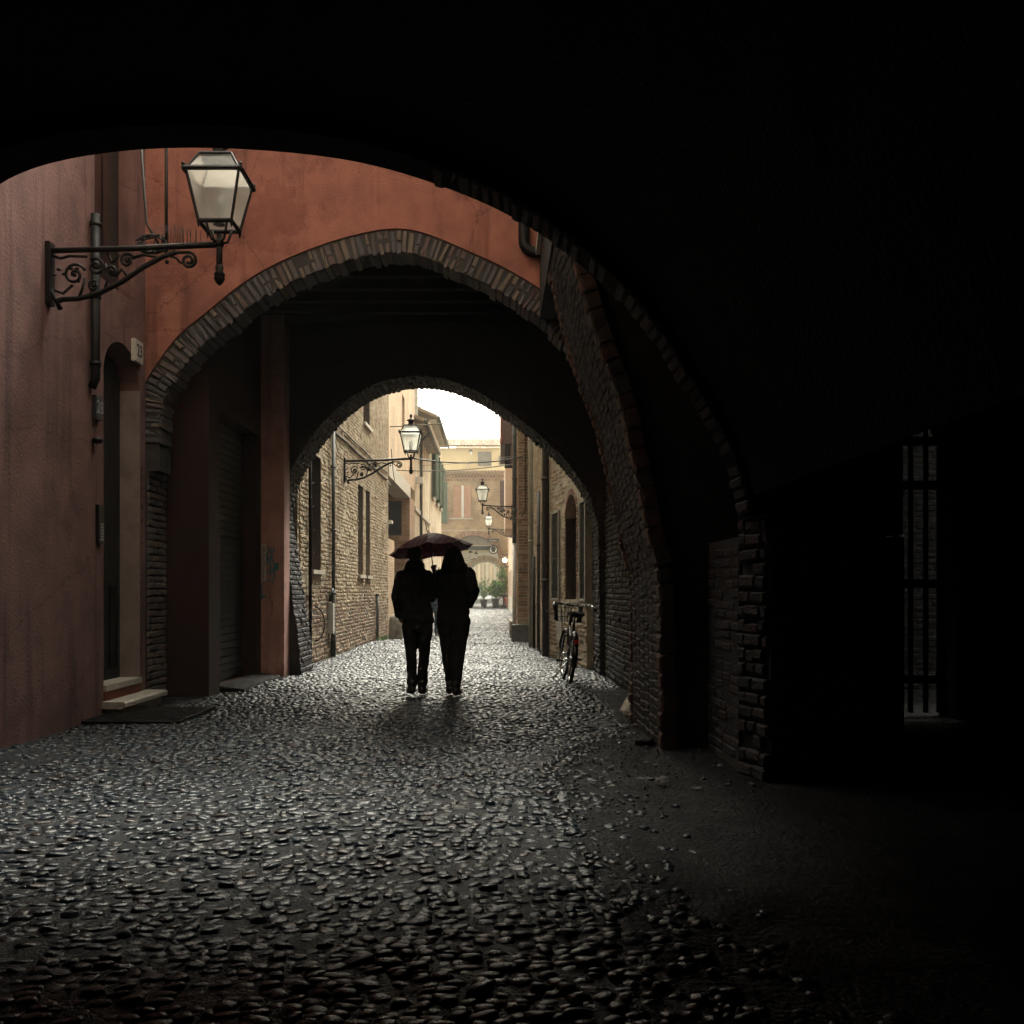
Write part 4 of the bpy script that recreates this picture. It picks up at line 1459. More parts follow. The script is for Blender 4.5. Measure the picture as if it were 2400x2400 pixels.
# ================================================================== CREAM HOUSE and the taller gabled house after it
def eave_house(t, pl, u0, u1, zw, out, ze, dtop, ztop, mat, wins):
    wall(pl, u0, u1, -0.1, zw, [w_ + (0.2,) for w_ in wins], 3.0, 'wall', mat, t)
    for a, b, c, d in wins:
        q = MB()
        pbox(q, pl, a + 0.01, b - 0.01, c + 0.01, d - 0.01, 0.15, 0.19)
        wo_ = q.build('window', 'dark_glass', t)
        for u in (a, b):
            # leaves standing half open, louvred
            sgn = -1 if u == a else 1
            base = pl.P(u, 0, -0.03)
            dirv = (pl.U * sgn * 0.93 + pl.N * 0.36).normalized()
            nn_ = dirv.cross(Vector((0, 0, 1)))
            R_ = Matrix((dirv, nn_, Vector((0, 0, 1)))).transposed()
            q = MB().obox(base + dirv * 0.28 + Vector((0, 0, (c + d) / 2)), R_, (0.54, 0.04, d - c + 0.06))
            sh = q.build('shutter', 'green_shutter', wo_)
        q = MB()
        pbox(q, pl, a - 0.1, b + 0.1, c - 0.14, c - 0.02, -0.12, 0.1)
        q.build('sill', 'concrete', wo_)
    q = MB()
    vs = []
    for u in (u0 - 0.3, u1):
        vs += [pl.P(u, ze, -out), pl.P(u, ze + 0.14, -out), pl.P(u, ztop, dtop), pl.P(u, ztop - 0.14, dtop)]
    q.add(vs, [(0, 1, 2, 3), (4, 7, 6, 5), (0, 4, 5, 1), (1, 5, 6, 2), (2, 6, 7, 3), (3, 7, 4, 0)])
    q.build('roof', 'roof_tile', t)
    n_ = int((u1 - u0) / 0.9)
    for k in range(n_):
        q = MB()
        u = u0 + 0.2 + k * 0.9
        pbox(q, pl, u, u + 0.1, ze - 0.14, ze + 0.01, -out + 0.05, 0.05)
        q.build('rafter_end', 'concrete', t)
    q = MB().tube([pl.P(u0 - 0.3, ze + 0.03, -out - 0.07), pl.P(u1, ze + 0.03, -out - 0.07)], 0.07, 8)
    q.build('gutter', 'pipe_green', t, smooth=True)


l3 = thing('cream_house', 'low cream brick house with a grey downpipe beside the red brick house', 'house', (-3.1, 42, 0))
P3 = Plane((-3.09, 0, 0), (0, 1, 0), (1, 0, 0))
eave_house(l3, P3, 38.02, 47.0, 7.45, 0.38, 7.5, 3.2, 8.9, 'cream_render', [])
q = MB()
pbox(q, P3, 38.04, 43.5, 2.6, 7.3, -0.03, 0.0)
q.build('brick_patch', 'brick_pale_y', l3)
q = MB()
pbox(q, P3, 38.04, 46.8, 4.25, 4.4, -0.07, 0.0)
q.build('string_course', 'concrete', l3)
q = MB().tube([P3.P(40.6, 0.0, -0.08), P3.P(40.6, 7.2, -0.08), P3.P(40.6, 7.5, -0.42)], 0.06, 8)
tag(q.build('drain_pipe', 'pipe_green', smooth=True), 'green-grey downpipe near the corner of the cream house', 'pipe')
q = MB()
pbox(q, P3, 38.6, 38.9, 5.3, 5.55, -0.3, -0.04)
tag(q.build('junction_box', 'white_metal'), 'small white box on the cream house beside its downpipe', 'box')
cable('wall_cable', 'dark cable drooping across the lower cream house wall', [P3.P(43.5, 4.15, -0.04), P3.P(46.9, 3.6, -0.04)], 0.02, 'cable_dark', 0.1)

l4 = thing('gable_house', 'taller cream house with green shutters and a tiled gable', 'house', (-3.1, 52, 0))
P4 = Plane((-3.08, 0, 0), (0, 1, 0), (1, 0, 0))
eave_house(l4, P4, 47.02, 56.5, 9.0, 0.34, 9.15, 3.4, 10.9, 'cream_render', [(48.3, 49.3, 5.7, 7.9), (51.6, 52.6, 5.7, 7.9), (54.6, 55.5, 5.7, 7.9)])
MB().prism([(-9.8, 8.9), (-3.1, 9.0), (-6.48, 10.7), (-9.8, 10.7)], 'y', 47.04, 47.4).build('gable', 'cream_render', l4)
MB().box(-3.75, -3.6, 46.5, 46.65, 8.3, 11.0).build('aerial_mast', 'pipe_pale', l4)
q = MB()
for dz in (1.3, 1.7):
    q.box(-4.6, -2.75, 46.52, 46.6, 8.3 + dz, 8.34 + dz)
q.build('aerial', 'pipe_pale', l4)

# ================================================================== RIGHT: tan wall with grilles
RU = Vector((-0.143, 1, 0)).normalized()
RN = Vector((-1, -0.143, 0)).normalized()
PR1 = Plane((3.788, 0, 0), RU, RN)
sc_ = math.sqrt(1 + 0.143 ** 2)


def ru(d):
    return d * sc_


r1 = thing('grilled_house', 'tan brick house with green window grilles behind the parked bicycle', 'house', (1.3, 17.5, 0))
wr = [(ru(16.45), ru(16.82), 1.12, 2.69), (ru(17.13), ru(18.04), 1.1, 2.9), (ru(18.55), ru(19.17), 1.12, 2.68), (ru(18.3), ru(18.75), 0.35, 0.95)]
wall(PR1, ru(16.42), ru(19.95), -0.1, 9.6, [w_ + (0.28,) for w_ in wr], 1.4, 'wall', 'tan_mortar', r1)
q = MB()
pbox(q, PR1, ru(16.43), ru(19.9), 0.0, 0.02, 0.0, 0.03)
rbo = q.build('brick_face', 'tan_mortar', r1)
wrb = [(a - 0.11, b + 0.11, c - 0.02, d + 0.13) if i == 1 else (a - 0.03, b + 0.03, c - 0.03, d + 0.03) for i, (a, b, c, d) in enumerate(wr)]
lc = lay_courses(PR1, ru(16.43), ru(19.9), 0.0, 8.0, wrb, L=0.24, H=0.058, gap=0.020, proud=0.006, jz=0.005, skip=0.10)
low = [i_ for i_ in lc if low_course(i_)]
lset = set(id(i_) for i_ in low)
emit([i_ for i_ in lc if id(i_) not in lset], 'brick', 'small_bricks', UB, 'tan_brick', rbo, nmax=150)
q = MB()
pbox(q, PR1, ru(16.43), ru(19.9), 0.021, 0.04, 0.0, 0.03)
emit(low, 'brick', 'small_bricks', UB, 'base_brick', q.build('worn_base', 'tan_mortar', r1), nmax=150)
# arched window with red brick surround
a, b, c, d = wr[1]
ap = arch_pts(a, b, 2.52, 2.9)
hN = len(ap) // 2
q = MB()
pprism(q, PR1, [(a - 0.001, d + 0.001), (a - 0.001, 2.52)] + ap[:hN + 1], 0.002, 0.27)
pprism(q, PR1, [(b + 0.001, d + 0.001)] + ap[hN:] + [(b + 0.001, 2.52)], 0.002, 0.27)
q.build('arch_head', 'red_brick', r1)
q = MB()
pbox(q, PR1, a + 0.005, b - 0.005, c + 0.005, d - 0.005, 0.22, 0.26)
wo_ = q.build('arched_window', 'dark_glass', r1)
q = MB()
pbox(q, PR1, b - 0.012, b - 0.001, c + 0.002, 2.52, 0.004, 0.22)
q.build('reveal', 'dark_reveal', wo_)
for k in range(3):
    u = a + (k + 1) * (b - a) / 4
    q = MB().tube([PR1.P(u, c + 0.01, 0.14), PR1.P(u, d - 0.12, 0.14)], 0.013, 6)
    q.build('bar', 'iron', wo_)
for z in (1.7, 2.3):
    q = MB().tube([PR1.P(a + 0.02, z, 0.14), PR1.P(b - 0.02, z, 0.14)], 0.01, 6)
    q.build('bar', 'chrome', wo_)
it = []
Rp = np.array(PR1.R())
for side, uu in ((0, a - 0.055), (1, b + 0.055)):
    z = c
    while z < 2.5:
        it.append((tuple(PR1.P(uu, z + 0.03, 0.02)), Rp, (0.105, 0.07, 0.056), int(rng.integers(6)), float(rng.random())))
        z += 0.068
nA = 22
for k in range(nA):
    t = math.pi * (k + 0.5) / nA
    cu_ = (a + b) / 2 - ((b - a) / 2 + 0.055) * math.cos(t)
    cz_ = 2.52 + (0.38 + 0.055) * math.sin(t)
    Rt = Rp @ np.array(Matrix.Rotation(-(math.pi - t) if False else t, 3, 'Y'))
    it.append((tuple(PR1.P(cu_, cz_, 0.02)), Rt, (0.11, 0.07, 0.05), int(rng.integers(6)), float(rng.random())))
emit(it, 'brick', 'small_bricks', UB, 'red_brick', wo_)
# mesh grilles in frames
for i in (0, 2):
    a, b, c, d = wr[i]
    q = MB()
    for (p0, p1, s0, s1) in ((a - 0.04, a + 0.01, c - 0.04, d + 0.04), (b - 0.01, b + 0.04, c - 0.04, d + 0.04)):
        pbox(q, PR1, p0, p1, s0, s1, -0.035, 0.02)
    pbox(q, PR1, a + 0.01, b - 0.01, d, d + 0.038, -0.034, 0.02)
    pbox(q, PR1, a + 0.01, b - 0.01, c - 0.038, c, -0.034, 0.02)
    fr = q.build('window_frame', 'pipe_pale', r1)
    q = MB()
    pbox(q, PR1, a + 0.012, b - 0.012, c + 0.005, d - 0.005, 0.05, 0.07)
    q.build('pane', 'dark_glass', fr)
    q = MB()
    n_ = int((b - a) / 0.035)
    for k in range(1, n_):
        u = a + k * (b - a) / n_
        pbox(q, PR1, u - 0.004, u + 0.004, c + 0.006, d - 0.006, -0.010, -0.004)
    m_ = int((d - c) / 0.035)
    for k in range(1, m_):
        z = c + k * (d - c) / m_
        pbox(q, PR1, a + 0.012, b - 0.012, z - 0.004, z + 0.004, -0.018, -0.011)
    q.build('wire_mesh', 'mesh_green', fr)
a, b, c, d = wr[3]
q = MB()
pbox(q, PR1, a + 0.005, b - 0.005, c + 0.005, d - 0.005, -0.02, 0.2)
q.build('meter_door', 'pipe_pale', r1)


def pipe(name, label, x, y, z0, z1, r, mat, rings=()):
    q = MB().tube([(x, y, z0), (x, y, z1)], r, 12)
    for z in rings:
        q.tube([(x, y, z - 0.03), (x, y, z + 0.03)], r * 1.18, 12)
    return tag(q.build(name, mat, smooth=True), label, 'pipe')


pipe('drain_pipe', 'fat dark brown downpipe on the tan wall behind the bicycle', 0.955, 19.62, 0.0, 9.0, 0.095, 'pipe_dark', (1.45, 3.4, 5.4))
r1b = thing('narrow_house', 'narrow tan brick house front between two groups of drain pipes', 'house', (0.9, 22.5, 0))
U1b = Vector((0.76 - 1.0, 25.4 - 19.95, 0)).normalized()
N1b = Vector((-U1b.y, U1b.x, 0))
P1b = Plane((1.0, 19.96, 0), U1b, N1b)
wb = [(1.2, 1.6, 1.0, 2.9), (2.3, 2.6, 1.0, 2.9)]
wall(P1b, 0.0, 5.4, -0.1, 9.2, [w_ + (0.2,) for w_ in wb], 1.6, 'wall', 'tan_mortar', r1b)
for a, b, c, d in wb:
    q = MB()
    pbox(q, P1b, a + 0.004, b - 0.004, c + 0.004, d - 0.004, 0.14, 0.18)
    q.build('window', 'dark_glass', r1b)
q = MB()
pbox(q, P1b, 0.02, 5.3, 0.0, 0.02, 0.0, 0.03)
bo_ = q.build('brick_face', 'tan_mortar', r1b)
emit(lay_courses(P1b, 0.02, 5.3, 0.0, 8.0, wb, L=0.25, H=0.06, gap=0.016, proud=0.01), 'brick', 'small_bricks', UB, 'tan_brick', bo_)
pipe('drain_pipe', 'slim black pipe next to the fat brown downpipe', 0.85, 21.0, 0.0, 3.3, 0.035, 'pipe_dark', (1.0, 2.2))
pipe('drain_pipe', 'pale tan downpipe with a joint, in front of the orange brick pier', 0.755, 22.7, 0.0, 9.0, 0.05, 'pipe_pale', (2.35, 4.6))
pipe('wall_pipe', 'thin dark pipe close beside the pale tan downpipe', 0.80, 22.1, 0.0, 2.0, 0.03, 'iron', (0.9,))

# ================================================================== RIGHT: orange brick pier house
r2 = thing('orange_pier_house', 'narrow orange brick house corner carrying cables and a lantern', 'house', (0.7, 28, 0))
MB().box(0.52, 1.6, 25.42, 34.0, -0.1, 6.9).build('wall', 'tan_mortar', r2)
PF = Plane((0, 25.42, 0), (1, 0, 0), (0, -1, 0))
PS = Plane((0.52, 0, 0), (0, 1, 0), (-1, 0, 0))
q = MB().box(0.53, 0.9, 25.40, 25.419, 0.0, 0.05)
f1 = q.build('brick_face', 'tan_mortar', r2)
emit(lay_courses(PF, 0.53, 0.95, 0.5, 6.8, [], L=0.25, H=0.058, gap=0.015, proud=0.012), 'brick', 'small_bricks', UB, 'red_brick', f1)
q = MB().box(0.505, 0.519, 25.45, 33.9, 0.0, 0.05)
f2 = q.build('brick_face', 'tan_mortar', r2)
emit(lay_courses(PS, 25.43, 33.98, 0.0, 6.8, [], L=0.25, H=0.058, gap=0.015, proud=0.010), 'brick', 'small_bricks', UB, 'red_brick', f2)
MB().box(0.36, 1.0, 25.0, 25.38, -0.1, 0.42).build('plinth', 'dark_panel', r2)
MB().box(0.34, 0.5, 26.9, 29.5, -0.1, 0.45).build('plinth', 'bollard_stone', r2)
q = MB().tube([(0.44, 25.9, 2.46), (0.44, 25.9, 6.8)], 0.055, 10)
for z in (3.3, 4.1, 5.2):
    q.tube([(0.44, 25.9, z - 0.03), (0.44, 25.9, z + 0.03)], 0.066, 10)
tag(q.build('drain_pipe', 'pipe_green', smooth=True), 'dark grey downpipe on the corner of the orange brick house', 'pipe')
q = MB().tube([(0.44, 25.92, 0.3), (0.44, 25.92, 2.48)], 0.05, 10)
tag(q.build('drain_pipe', 'sign_white', smooth=True), 'white painted foot of the downpipe on the orange brick corner', 'pipe')
cable('wall_cable', 'pale cable looping over the top of the orange brick corner', [(0.62, 25.33, 5.1), (0.60, 25.33, 5.55), (0.72, 25.33, 5.8), (0.84, 25.33, 5.7)], 0.012, 'cable_pale', -0.05, 6)
cable('wall_cable', 'dark cable down the orange brick corner beside the downpipe', [(0.86, 25.35, 5.9), (0.70, 25.35, 5.1), (0.70, 25.35, 3.3), (0.62, 25.34, 3.1)], 0.013, 'cable_dark', 0.0, 6)
cable('wall_cable', 'pale cable bent round the middle of the downpipe', [(0.36, 25.8, 3.15), (0.45, 25.78, 3.08), (0.7, 25.34, 3.25)], 0.012, 'cable_pale', 0.02, 6)
cable('wall_cable', 'pale bent conduit below the cables on the orange brick corner', [(0.28, 25.8, 2.62), (0.6, 25.8, 2.64), (0.66, 25.35, 2.5)], 0.014, 'cable_pale', 0.0, 6)
q = MB().box(0.70, 0.84, 25.22, 25.40, 5.9, 6.15)
tag(q.build('junction_box', 'pipe_green'), 'grey junction box high on the orange brick corner', 'box')
# green shutter standing open at the top
gs = thing('window_shutter', 'open green louvred shutter high on the orange brick corner', 'shutter', (0.55, 25.2, 5.45))
q = MB()
q.box(0.36, 0.42, 25.1, 25.14, 5.45, 6.9)
q.box(0.78, 0.84, 25.1, 25.14, 5.45, 6.9)
q.box(0.42, 0.78, 25.1, 25.14, 5.45, 5.58)
q.box(0.42, 0.78, 25.1, 25.14, 6.8, 6.9)
q.build('frame', 'green_shutter', gs)
for k in range(18):
    z = 5.61 + k * 0.065
    q = MB().add([(0.42, 25.10, z), (0.78, 25.10, z), (0.78, 25.14, z + 0.045), (0.42, 25.14, z + 0.045), (0.42, 25.105, z + 0.008), (0.78, 25.105, z + 0.008), (0.78, 25.145, z + 0.053), (0.42, 25.145, z + 0.053)],
                 [(0, 1, 2, 3), (4, 7, 6, 5), (0, 4, 5, 1), (2, 6, 7, 3)])
    q.build('slat', 'green_shutter', gs)

# ================================================================== RIGHT: pink house, brown timber bay
r3 = thing('pink_house', 'pink rendered house with a projecting bay right of the far arch', 'house', (0.9, 60, 0))
MB().box(0.84, 5.0, 34.02, 77.9, -0.1, 9.6).build('wall', 'pink_render', r3)
MB().box(0.40, 0.838, 50.0, 57.0, 4.3, 7.6).build('bay', 'pink_render', r3)
MB().box(0.82, 0.839, 45, 77.5, -0.05, 0.9).build('plinth', 'concrete', r3)
for yy in (60, 66):
    MB().box(0.815, 0.839, yy, yy + 1.0, 0.2, 2.5).build('door', 'brown_wood', r3)
r4 = thing('timber_bay', 'dark brown timber bay with a red pipe high on the right', 'bay', (0.6, 40, 6.7))
MB().box(0.14, 1.2, 38.0, 44.0, 6.7, 9.8).build('boarding', 'brown_wood', r4)
MB().tube([(0.16, 37.95, 6.7), (0.16, 37.95, 9.8)], 0.05, 8).build('corner_pipe', 'red_plaster', r4)
MB().box(0.28, 0.84, 37.6, 38.4, 5.85, 6.65).build('window_recess', 'black_void', r4)
MB().box(0.50, 0.66, 37.5, 37.55, 5.85, 6.6).build('shutter', 'brown_wood', r4)
MB().prism([(-0.25, 9.5), (1.4, 10.2), (1.4, 10.4), (-0.3, 9.7)], 'y', 37.6, 44.5).build('eave', 'roof_tile', r4)

# ================================================================== FAR: brick house on an arch
DB_ = 78.0
fb = thing('far_arch_house', 'brown brick house bridging the lane on a low arch, with pink shutters', 'house', (-1.8, DB_, 0))
KB = DB_ / 2400


def fx(x):
    return (x - 1165) * KB


def fz(y):
    return CAM_H + (1385 - y) * KB


arc = [(-3.75, -0.1), (-3.75, 3.6)] + [(-1.8 - 1.95 * math.cos(math.pi * t), 3.6 + 1.87 * math.sin(math.pi * t)) for t in np.linspace(0.04, 0.96, 22)] + [(0.15, 3.6), (0.15, -0.1)]
poly = [(-4.6, -0.1)] + arc + [(0.85, -0.1), (0.85, 10.2), (-4.6, 10.2)]
MB().prism(poly, 'y', DB_, DB_ + 5.0).build('wall', 'brick_arch_x', fb)
ringf = MB().box(-0.2, 0.0, DB_ - 0.02, DB_ - 0.005, 6.0, 6.05).build('arch_ring', 'red_brick', fb)
it = []
for k in range(60):
    t = math.pi * (0.03 + 0.94 * k / 59)
    cx_, cz_ = -1.8 - 2.15 * math.cos(t), 3.6 + 2.07 * math.sin(t)
    n_ = Vector((math.cos(math.pi - t), 0, math.sin(t))).normalized()
    n_ = Vector((cx_ + 1.8, 0, cz_ - 3.6)).normalized()
    Zx = n_.cross(Vector((0, -1, 0)))
    it.append(((cx_, DB_ + 0.02, cz_), np.array(Matrix((n_, Vector((0, -1, 0)), Zx)).transposed()), (0.40, 0.09, 0.085), int(rng.integers(6)), float(rng.random())))
emit(it, 'brick', 'small_bricks', UB, 'red_brick', ringf, minpx=9)
MB().box(-3.75, 0.15, DB_ + 0.3, DB_ + 0.6, fz(1289), fz(1279)).build('lintel_beam', 'sign_black', fb)
MB().prism([(-3.7, fz(1278)), (-3.4, 4.9)] + [(-1.8 - 1.93 * math.cos(math.pi * t), 3.6 + 1.85 * math.sin(math.pi * t)) for t in np.linspace(0.26, 0.74, 14)] + [(-0.2, 4.9), (0.1, fz(1278))], 'y', DB_ + 0.4, DB_ + 0.45).build('lunette', 'grey_shutter', fb)
for (xa, xb) in ((1062, 1081), (1087.5, 1104)):
    s_o = MB().box(fx(xa), fx(xb), DB_ - 0.09, DB_ - 0.02, fz(1213), fz(1138)).build('shutter', 'pink_shutter', fb)
    for k in range(9):
        z = fz(1212) + k * (fz(1140) - fz(1212)) / 9
        MB().box(fx(xa) + 0.06, fx(xb) - 0.06, DB_ - 0.105, DB_ - 0.09, z + 0.02, z + 0.2).build('slat', 'pink_shutter', s_o)
wf = MB().box(fx(1081.5), fx(1087), DB_ - 0.03, DB_ - 0.01, fz(1213), fz(1138)).build('window', 'white_metal', fb)
MB().box(fx(1053), fx(1109), DB_ - 0.16, DB_ - 0.005, fz(1217.5), fz(1214)).build('sill', 'concrete', fb)
MB().box(fx(1172), fx(1181.5), DB_ - 0.08, DB_ - 0.01, fz(1198), fz(1126)).build('shutter', 'brown_wood', fb)
MB().box(-4.6, 0.84, DB_ - 0.06, DB_ - 0.004, fz(1244), fz(1242)).build('string_course', 'concrete', fb)
for row, (zz0, pr) in enumerate(((fz(1127), 0.09), (fz(1119), 0.16), (fz(1111), 0.24))):
    MB().box(-4.6, 0.84, DB_ - pr + 0.05, DB_ - 0.004, zz0 + 0.14, zz0 + 0.24).build('cornice', 'brick_arch_x', fb)
    for k in range(22):
        x = -4.5 + k * 0.24 + (row % 2) * 0.12
        MB().box(x, x + 0.13, DB_ - pr, DB_ - 0.004, zz0, zz0 + 0.14).build('corbel', 'red_brick', fb)


def tiled_roof(parent, x0, x1, y0, z0, y1, z1, pitch, mat='roof_tile', nrow=5, thick=0.1):
    """sloping roof with half-round tiles in columns"""
    MB().add([(x0, y0, z0 - thick), (x1, y0, z0 - thick), (x1, y0, z0), (x0, y0, z0), (x0, y1, z1 - thick), (x1, y1, z1 - thick), (x1, y1, z1), (x0, y1, z1)],
             [(0, 1, 2, 3), (4, 7, 6, 5), (3, 2, 6, 7), (0, 4, 5, 1), (0, 3, 7, 4), (1, 5, 6, 2)]).build('roof_deck', mat, parent)
    n = int((x1 - x0) / pitch)
    d = Vector((0, y1 - y0, z1 - z0))
    dl = d.length
    d.normalize()
    up = Vector((1, 0, 0)).cross(d)
    u = []
    v, f = [], []
    for i, yy in enumerate((-0.5, 0.5)):
        for k in range(6):
            an = math.pi * k / 5
            rr = 0.5 * (1.0 if i == 0 else 0.86)
            v.append([rr * math.cos(an), yy, rr * math.sin(an) * 0.9])
    for k in range(5):
        f.append((k, k + 1, 6 + k + 1, 6 + k))
    f.append((0, 1, 2, 3, 4, 5))
    units = [(np.array(v), f)]
    R = np.array(Matrix((Vector((1, 0, 0)), d, up)).transposed())
    it = []
    L_ = dl / nrow
    for r_ in range(nrow):
        for k in range(n):
            c = Vector((x0 + (k + 0.5) * pitch, y0, z0)) + d * (L_ * (r_ + 0.5) - 0.05) + up * (0.01 + 0.012 * rng.random())
            it.append((tuple(c), R, (pitch * 0.62, L_ * 1.12, pitch * 0.62), 0, float(rng.random())))
    emit(it, 'roof_tile', 'roof_tiles_small', units, mat, parent, nmax=200, minpx=7)


tiled_roof(fb, -4.8, 0.95, DB_ - 0.45, 10.28, DB_ + 4.5, 10.92, 0.25, nrow=5)

# signs on it
sg = thing('hanging_sign', 'small black sign board with white script over the far arch', 'sign', (-0.3, DB_ - 0.3, 5.0))
MB().box(-0.72, 0.1, DB_ - 0.34, DB_ - 0.30, 4.98, 5.2).build('board', 'sign_black', sg)
tx = MB()
yy = DB_ - 0.342
stroke(tx, [(-0.64, 5.03), (-0.58, 5.16), (-0.53, 5.03)], 0.012, yy)
cx_ = -0.50
for k in range(7):
    hh = 0.10 if k not in (3, 4) else 0.14
    stroke(tx, [(cx_, 5.035), (cx_ + 0.02, 5.02 + hh * 0.85), (cx_ + 0.045, 5.03), (cx_ + 0.065, 5.05)], 0.011, yy)
    cx_ += 0.072
tx.build('lettering', 'sign_white', sg)
rg = thing('round_sign', 'round black ring sign with a goblet emblem under the far arch', 'sign', (-0.28, DB_ - 0.6, 4.1))
rc = (-0.28, 4.37)
MB().tube([(rc[0] + 0.30 * math.cos(t), DB_ - 0.6, rc[1] + 0.30 * math.sin(t)) for t in np.linspace(0, 2 * math.pi, 28, endpoint=False)], 0.04, 6, closed=True).build('ring', 'sign_black', rg)
MB().lathe([(0.26, -0.012), (0.26, 0.0)], (rc[0], DB_ - 0.57, rc[1]), 24, 'y').build('disc', 'sign_white', rg)
em = MB().lathe([(0.19, -0.02), (0.19, 0.0)], (rc[0], DB_ - 0.585, rc[1] + 0.06), 18, 'y')
em.prism([(rc[0] - 0.15, rc[1] - 0.17), (rc[0] + 0.15, rc[1] - 0.17), (rc[0] + 0.05, rc[1] - 0.05), (rc[0] - 0.05, rc[1] - 0.05)], 'y', DB_ - 0.605, DB_ - 0.589)
em.build('emblem', 'sign_black', rg)
MB().tube([(rc[0], DB_ - 0.6, rc[1] + 0.3), (rc[0], DB_ - 0.4, rc[1] + 0.42), (rc[0], DB_ - 0.02, rc[1] + 0.42)], 0.02, 6).build('bracket', 'iron', rg)
# green shutter at the end of the cream house
gs = thing('window_shutter', 'tall green shutter standing open against the far brick house', 'shutter', (-4.0, 77, 6.3))
MB().box(fx(1032), fx(1050), 76.9, 76.96, fz(1229), fz(1133)).build('panel', 'green_shutter', gs)
for k in range(14):
    z = fz(1228) + k * (fz(1134) - fz(1228)) / 14
    MB().box(fx(1033), fx(1049), 76.87, 76.9, z + 0.03, z + 0.16).build('slat', 'green_shutter', gs)

# ================================================================== FAR: yellow house above and behind
DC = 92.0
KC = DC / 2400
yc = thing('yellow_house', 'pale yellow house with one grey shutter rising behind the brick arch house', 'house', (-2, DC, 0))
MB().box(-7.5, 0.9, DC, DC + 8, 5.0, CAM_H + (1385 - 1050) * KC).build('wall', 'yellow_render', yc)


def cx2(x):
    return (x - 1165) * KC


def cz2(y):
    return CAM_H + (1385 - y) * KC


so = MB().box(cx2(1120), cx2(1152), DC - 0.1, DC - 0.02, cz2(1092), cz2(1059)).build('shutter', 'grey_shutter', yc)
for k in range(12):
    z = cz2(1091.5) + k * 0.104
    MB().box(cx2(1121), cx2(1151), DC - 0.13, DC - 0.1, z, z + 0.07).build('slat', 'grey_shutter', so)
MB().box(cx2(1169), cx2(1181), DC - 0.1, DC - 0.02, cz2(1090), cz2(1068)).build('shutter', 'grey_shutter', yc)
MB().box(cx2(1097.5), cx2(1101), DC - 0.4, DC - 0.05, cz2(1095), cz2(1080)).build('chimney_pot', 'concrete', yc)
tiled_roof(yc, -7.8, cx2(1181), DC - 0.6, cz2(1046), DC + 4, cz2(1046) + 1.25, 0.28, nrow=4)
MB().box(cx2(1066), cx2(1181), DC + 7, DC + 9, cz2(1035), cz2(1024)).build('back_storey', 'yellow_render', yc)
tiled_roof(yc, cx2(1060), cx2(1195), DC + 6.6, cz2(1028), DC + 9, cz2(1013), 0.28, nrow=4)
wl = thing('wall_lamp', 'tiny wall lamp on the yellow house beside the grey shutter', 'lamp', (cx2(1104), DC, cz2(1066)))
MB().box(cx2(1104) - 0.1, cx2(1104) + 0.1, DC - 0.3, DC - 0.05, cz2(1066), cz2(1059)).build('lantern', 'sign_white', wl)
MB().prism([(cx2(1104) - 0.16, cz2(1059)), (cx2(1104) + 0.16, cz2(1059)), (cx2(1104), cz2(1054))], 'y', DC - 0.32, DC - 0.03).build('cap', 'iron', wl)

# ================================================================== FAR: white arch and end wall
DW = 100.0
KW = DW / 2400
zg = ground_z(0, DW)


def wx(x):
    return (x - 1165) * KW


def wz(y):
    return CAM_H + (1385 - y) * KW


fa = thing('white_arch_house', 'white rendered house over a round brick arch far down the lane', 'house', (-1.2, DW, zg))
cX, hw = wx(1137), 41 * KW
zs_, zc_ = wz(1352), wz(1314)
arc = [(cX - hw, zg - 0.1)] + [(cX - hw * math.cos(math.pi * t), zs_ + (zc_ - zs_) * math.sin(math.pi * t)) for t in np.linspace(0, 1, 22)] + [(cX + hw, zg - 0.1)]
MB().prism([(-5.5, zg - 0.1)] + arc + [(2.5, zg - 0.1), (2.5, 9), (-5.5, 9)], 'y', DW, DW + 5.5).build('wall', 'white_render', fa)
rw = MB().box(cX - 0.1, cX + 0.1, DW - 0.03, DW - 0.005, zc_ + 0.2, zc_ + 0.24).build('arch_ring', 'red_brick', fa)
it = []
for k in range(44):
    t = math.pi * (k + 0.5) / 44
    cx_, cz_ = cX - (hw + 0.26) * math.cos(t), zs_ + (zc_ - zs_ + 0.26) * math.sin(t)
    n_ = Vector((cx_ - cX, 0, cz_ - zs_)).normalized()
    it.append(((cx_, DW + 0.01, cz_), np.array(Matrix((n_, Vector((0, -1, 0)), n_.cross(Vector((0, -1, 0))))).transposed()), (0.5, 0.09, 0.13), int(rng.integers(6)), float(rng.random())))
emit(it, 'brick', 'small_bricks', UB, 'tan_brick', rw, minpx=9)
DE = 122.0
ew = thing('end_house', 'pale timber-boarded house front closing the lane beyond both arches', 'house', (-1, DE, ground_z(0, DE)))
MB().box(-9, 6, DE, DE + 3, 0.5, 8).build('wall', 'brick_end_x', ew)
ze = CAM_H - 5.5 * DE / 2400
for k in range(9):
    x = (1092 + k * 9.5 - 1165) * DE / 2400
    MB().box(x, x + 0.16 + 0.1 * (k % 2), DE - 0.12, DE - 0.01, ze, 6.5).build('pilaster', 'concrete' if k % 3 else 'cream_render', ew)
MB().box((1122 - 1165) * DE / 2400, (1131 - 1165) * DE / 2400, DE - 0.2, DE - 0.125, ze, ze + 0.95).build('door', 'green_shutter', ew)
MB().box(-6, 4, DE - 3, DE - 0.2, ze - 0.3, ze - 0.02).build('kerb', 'concrete', ew)

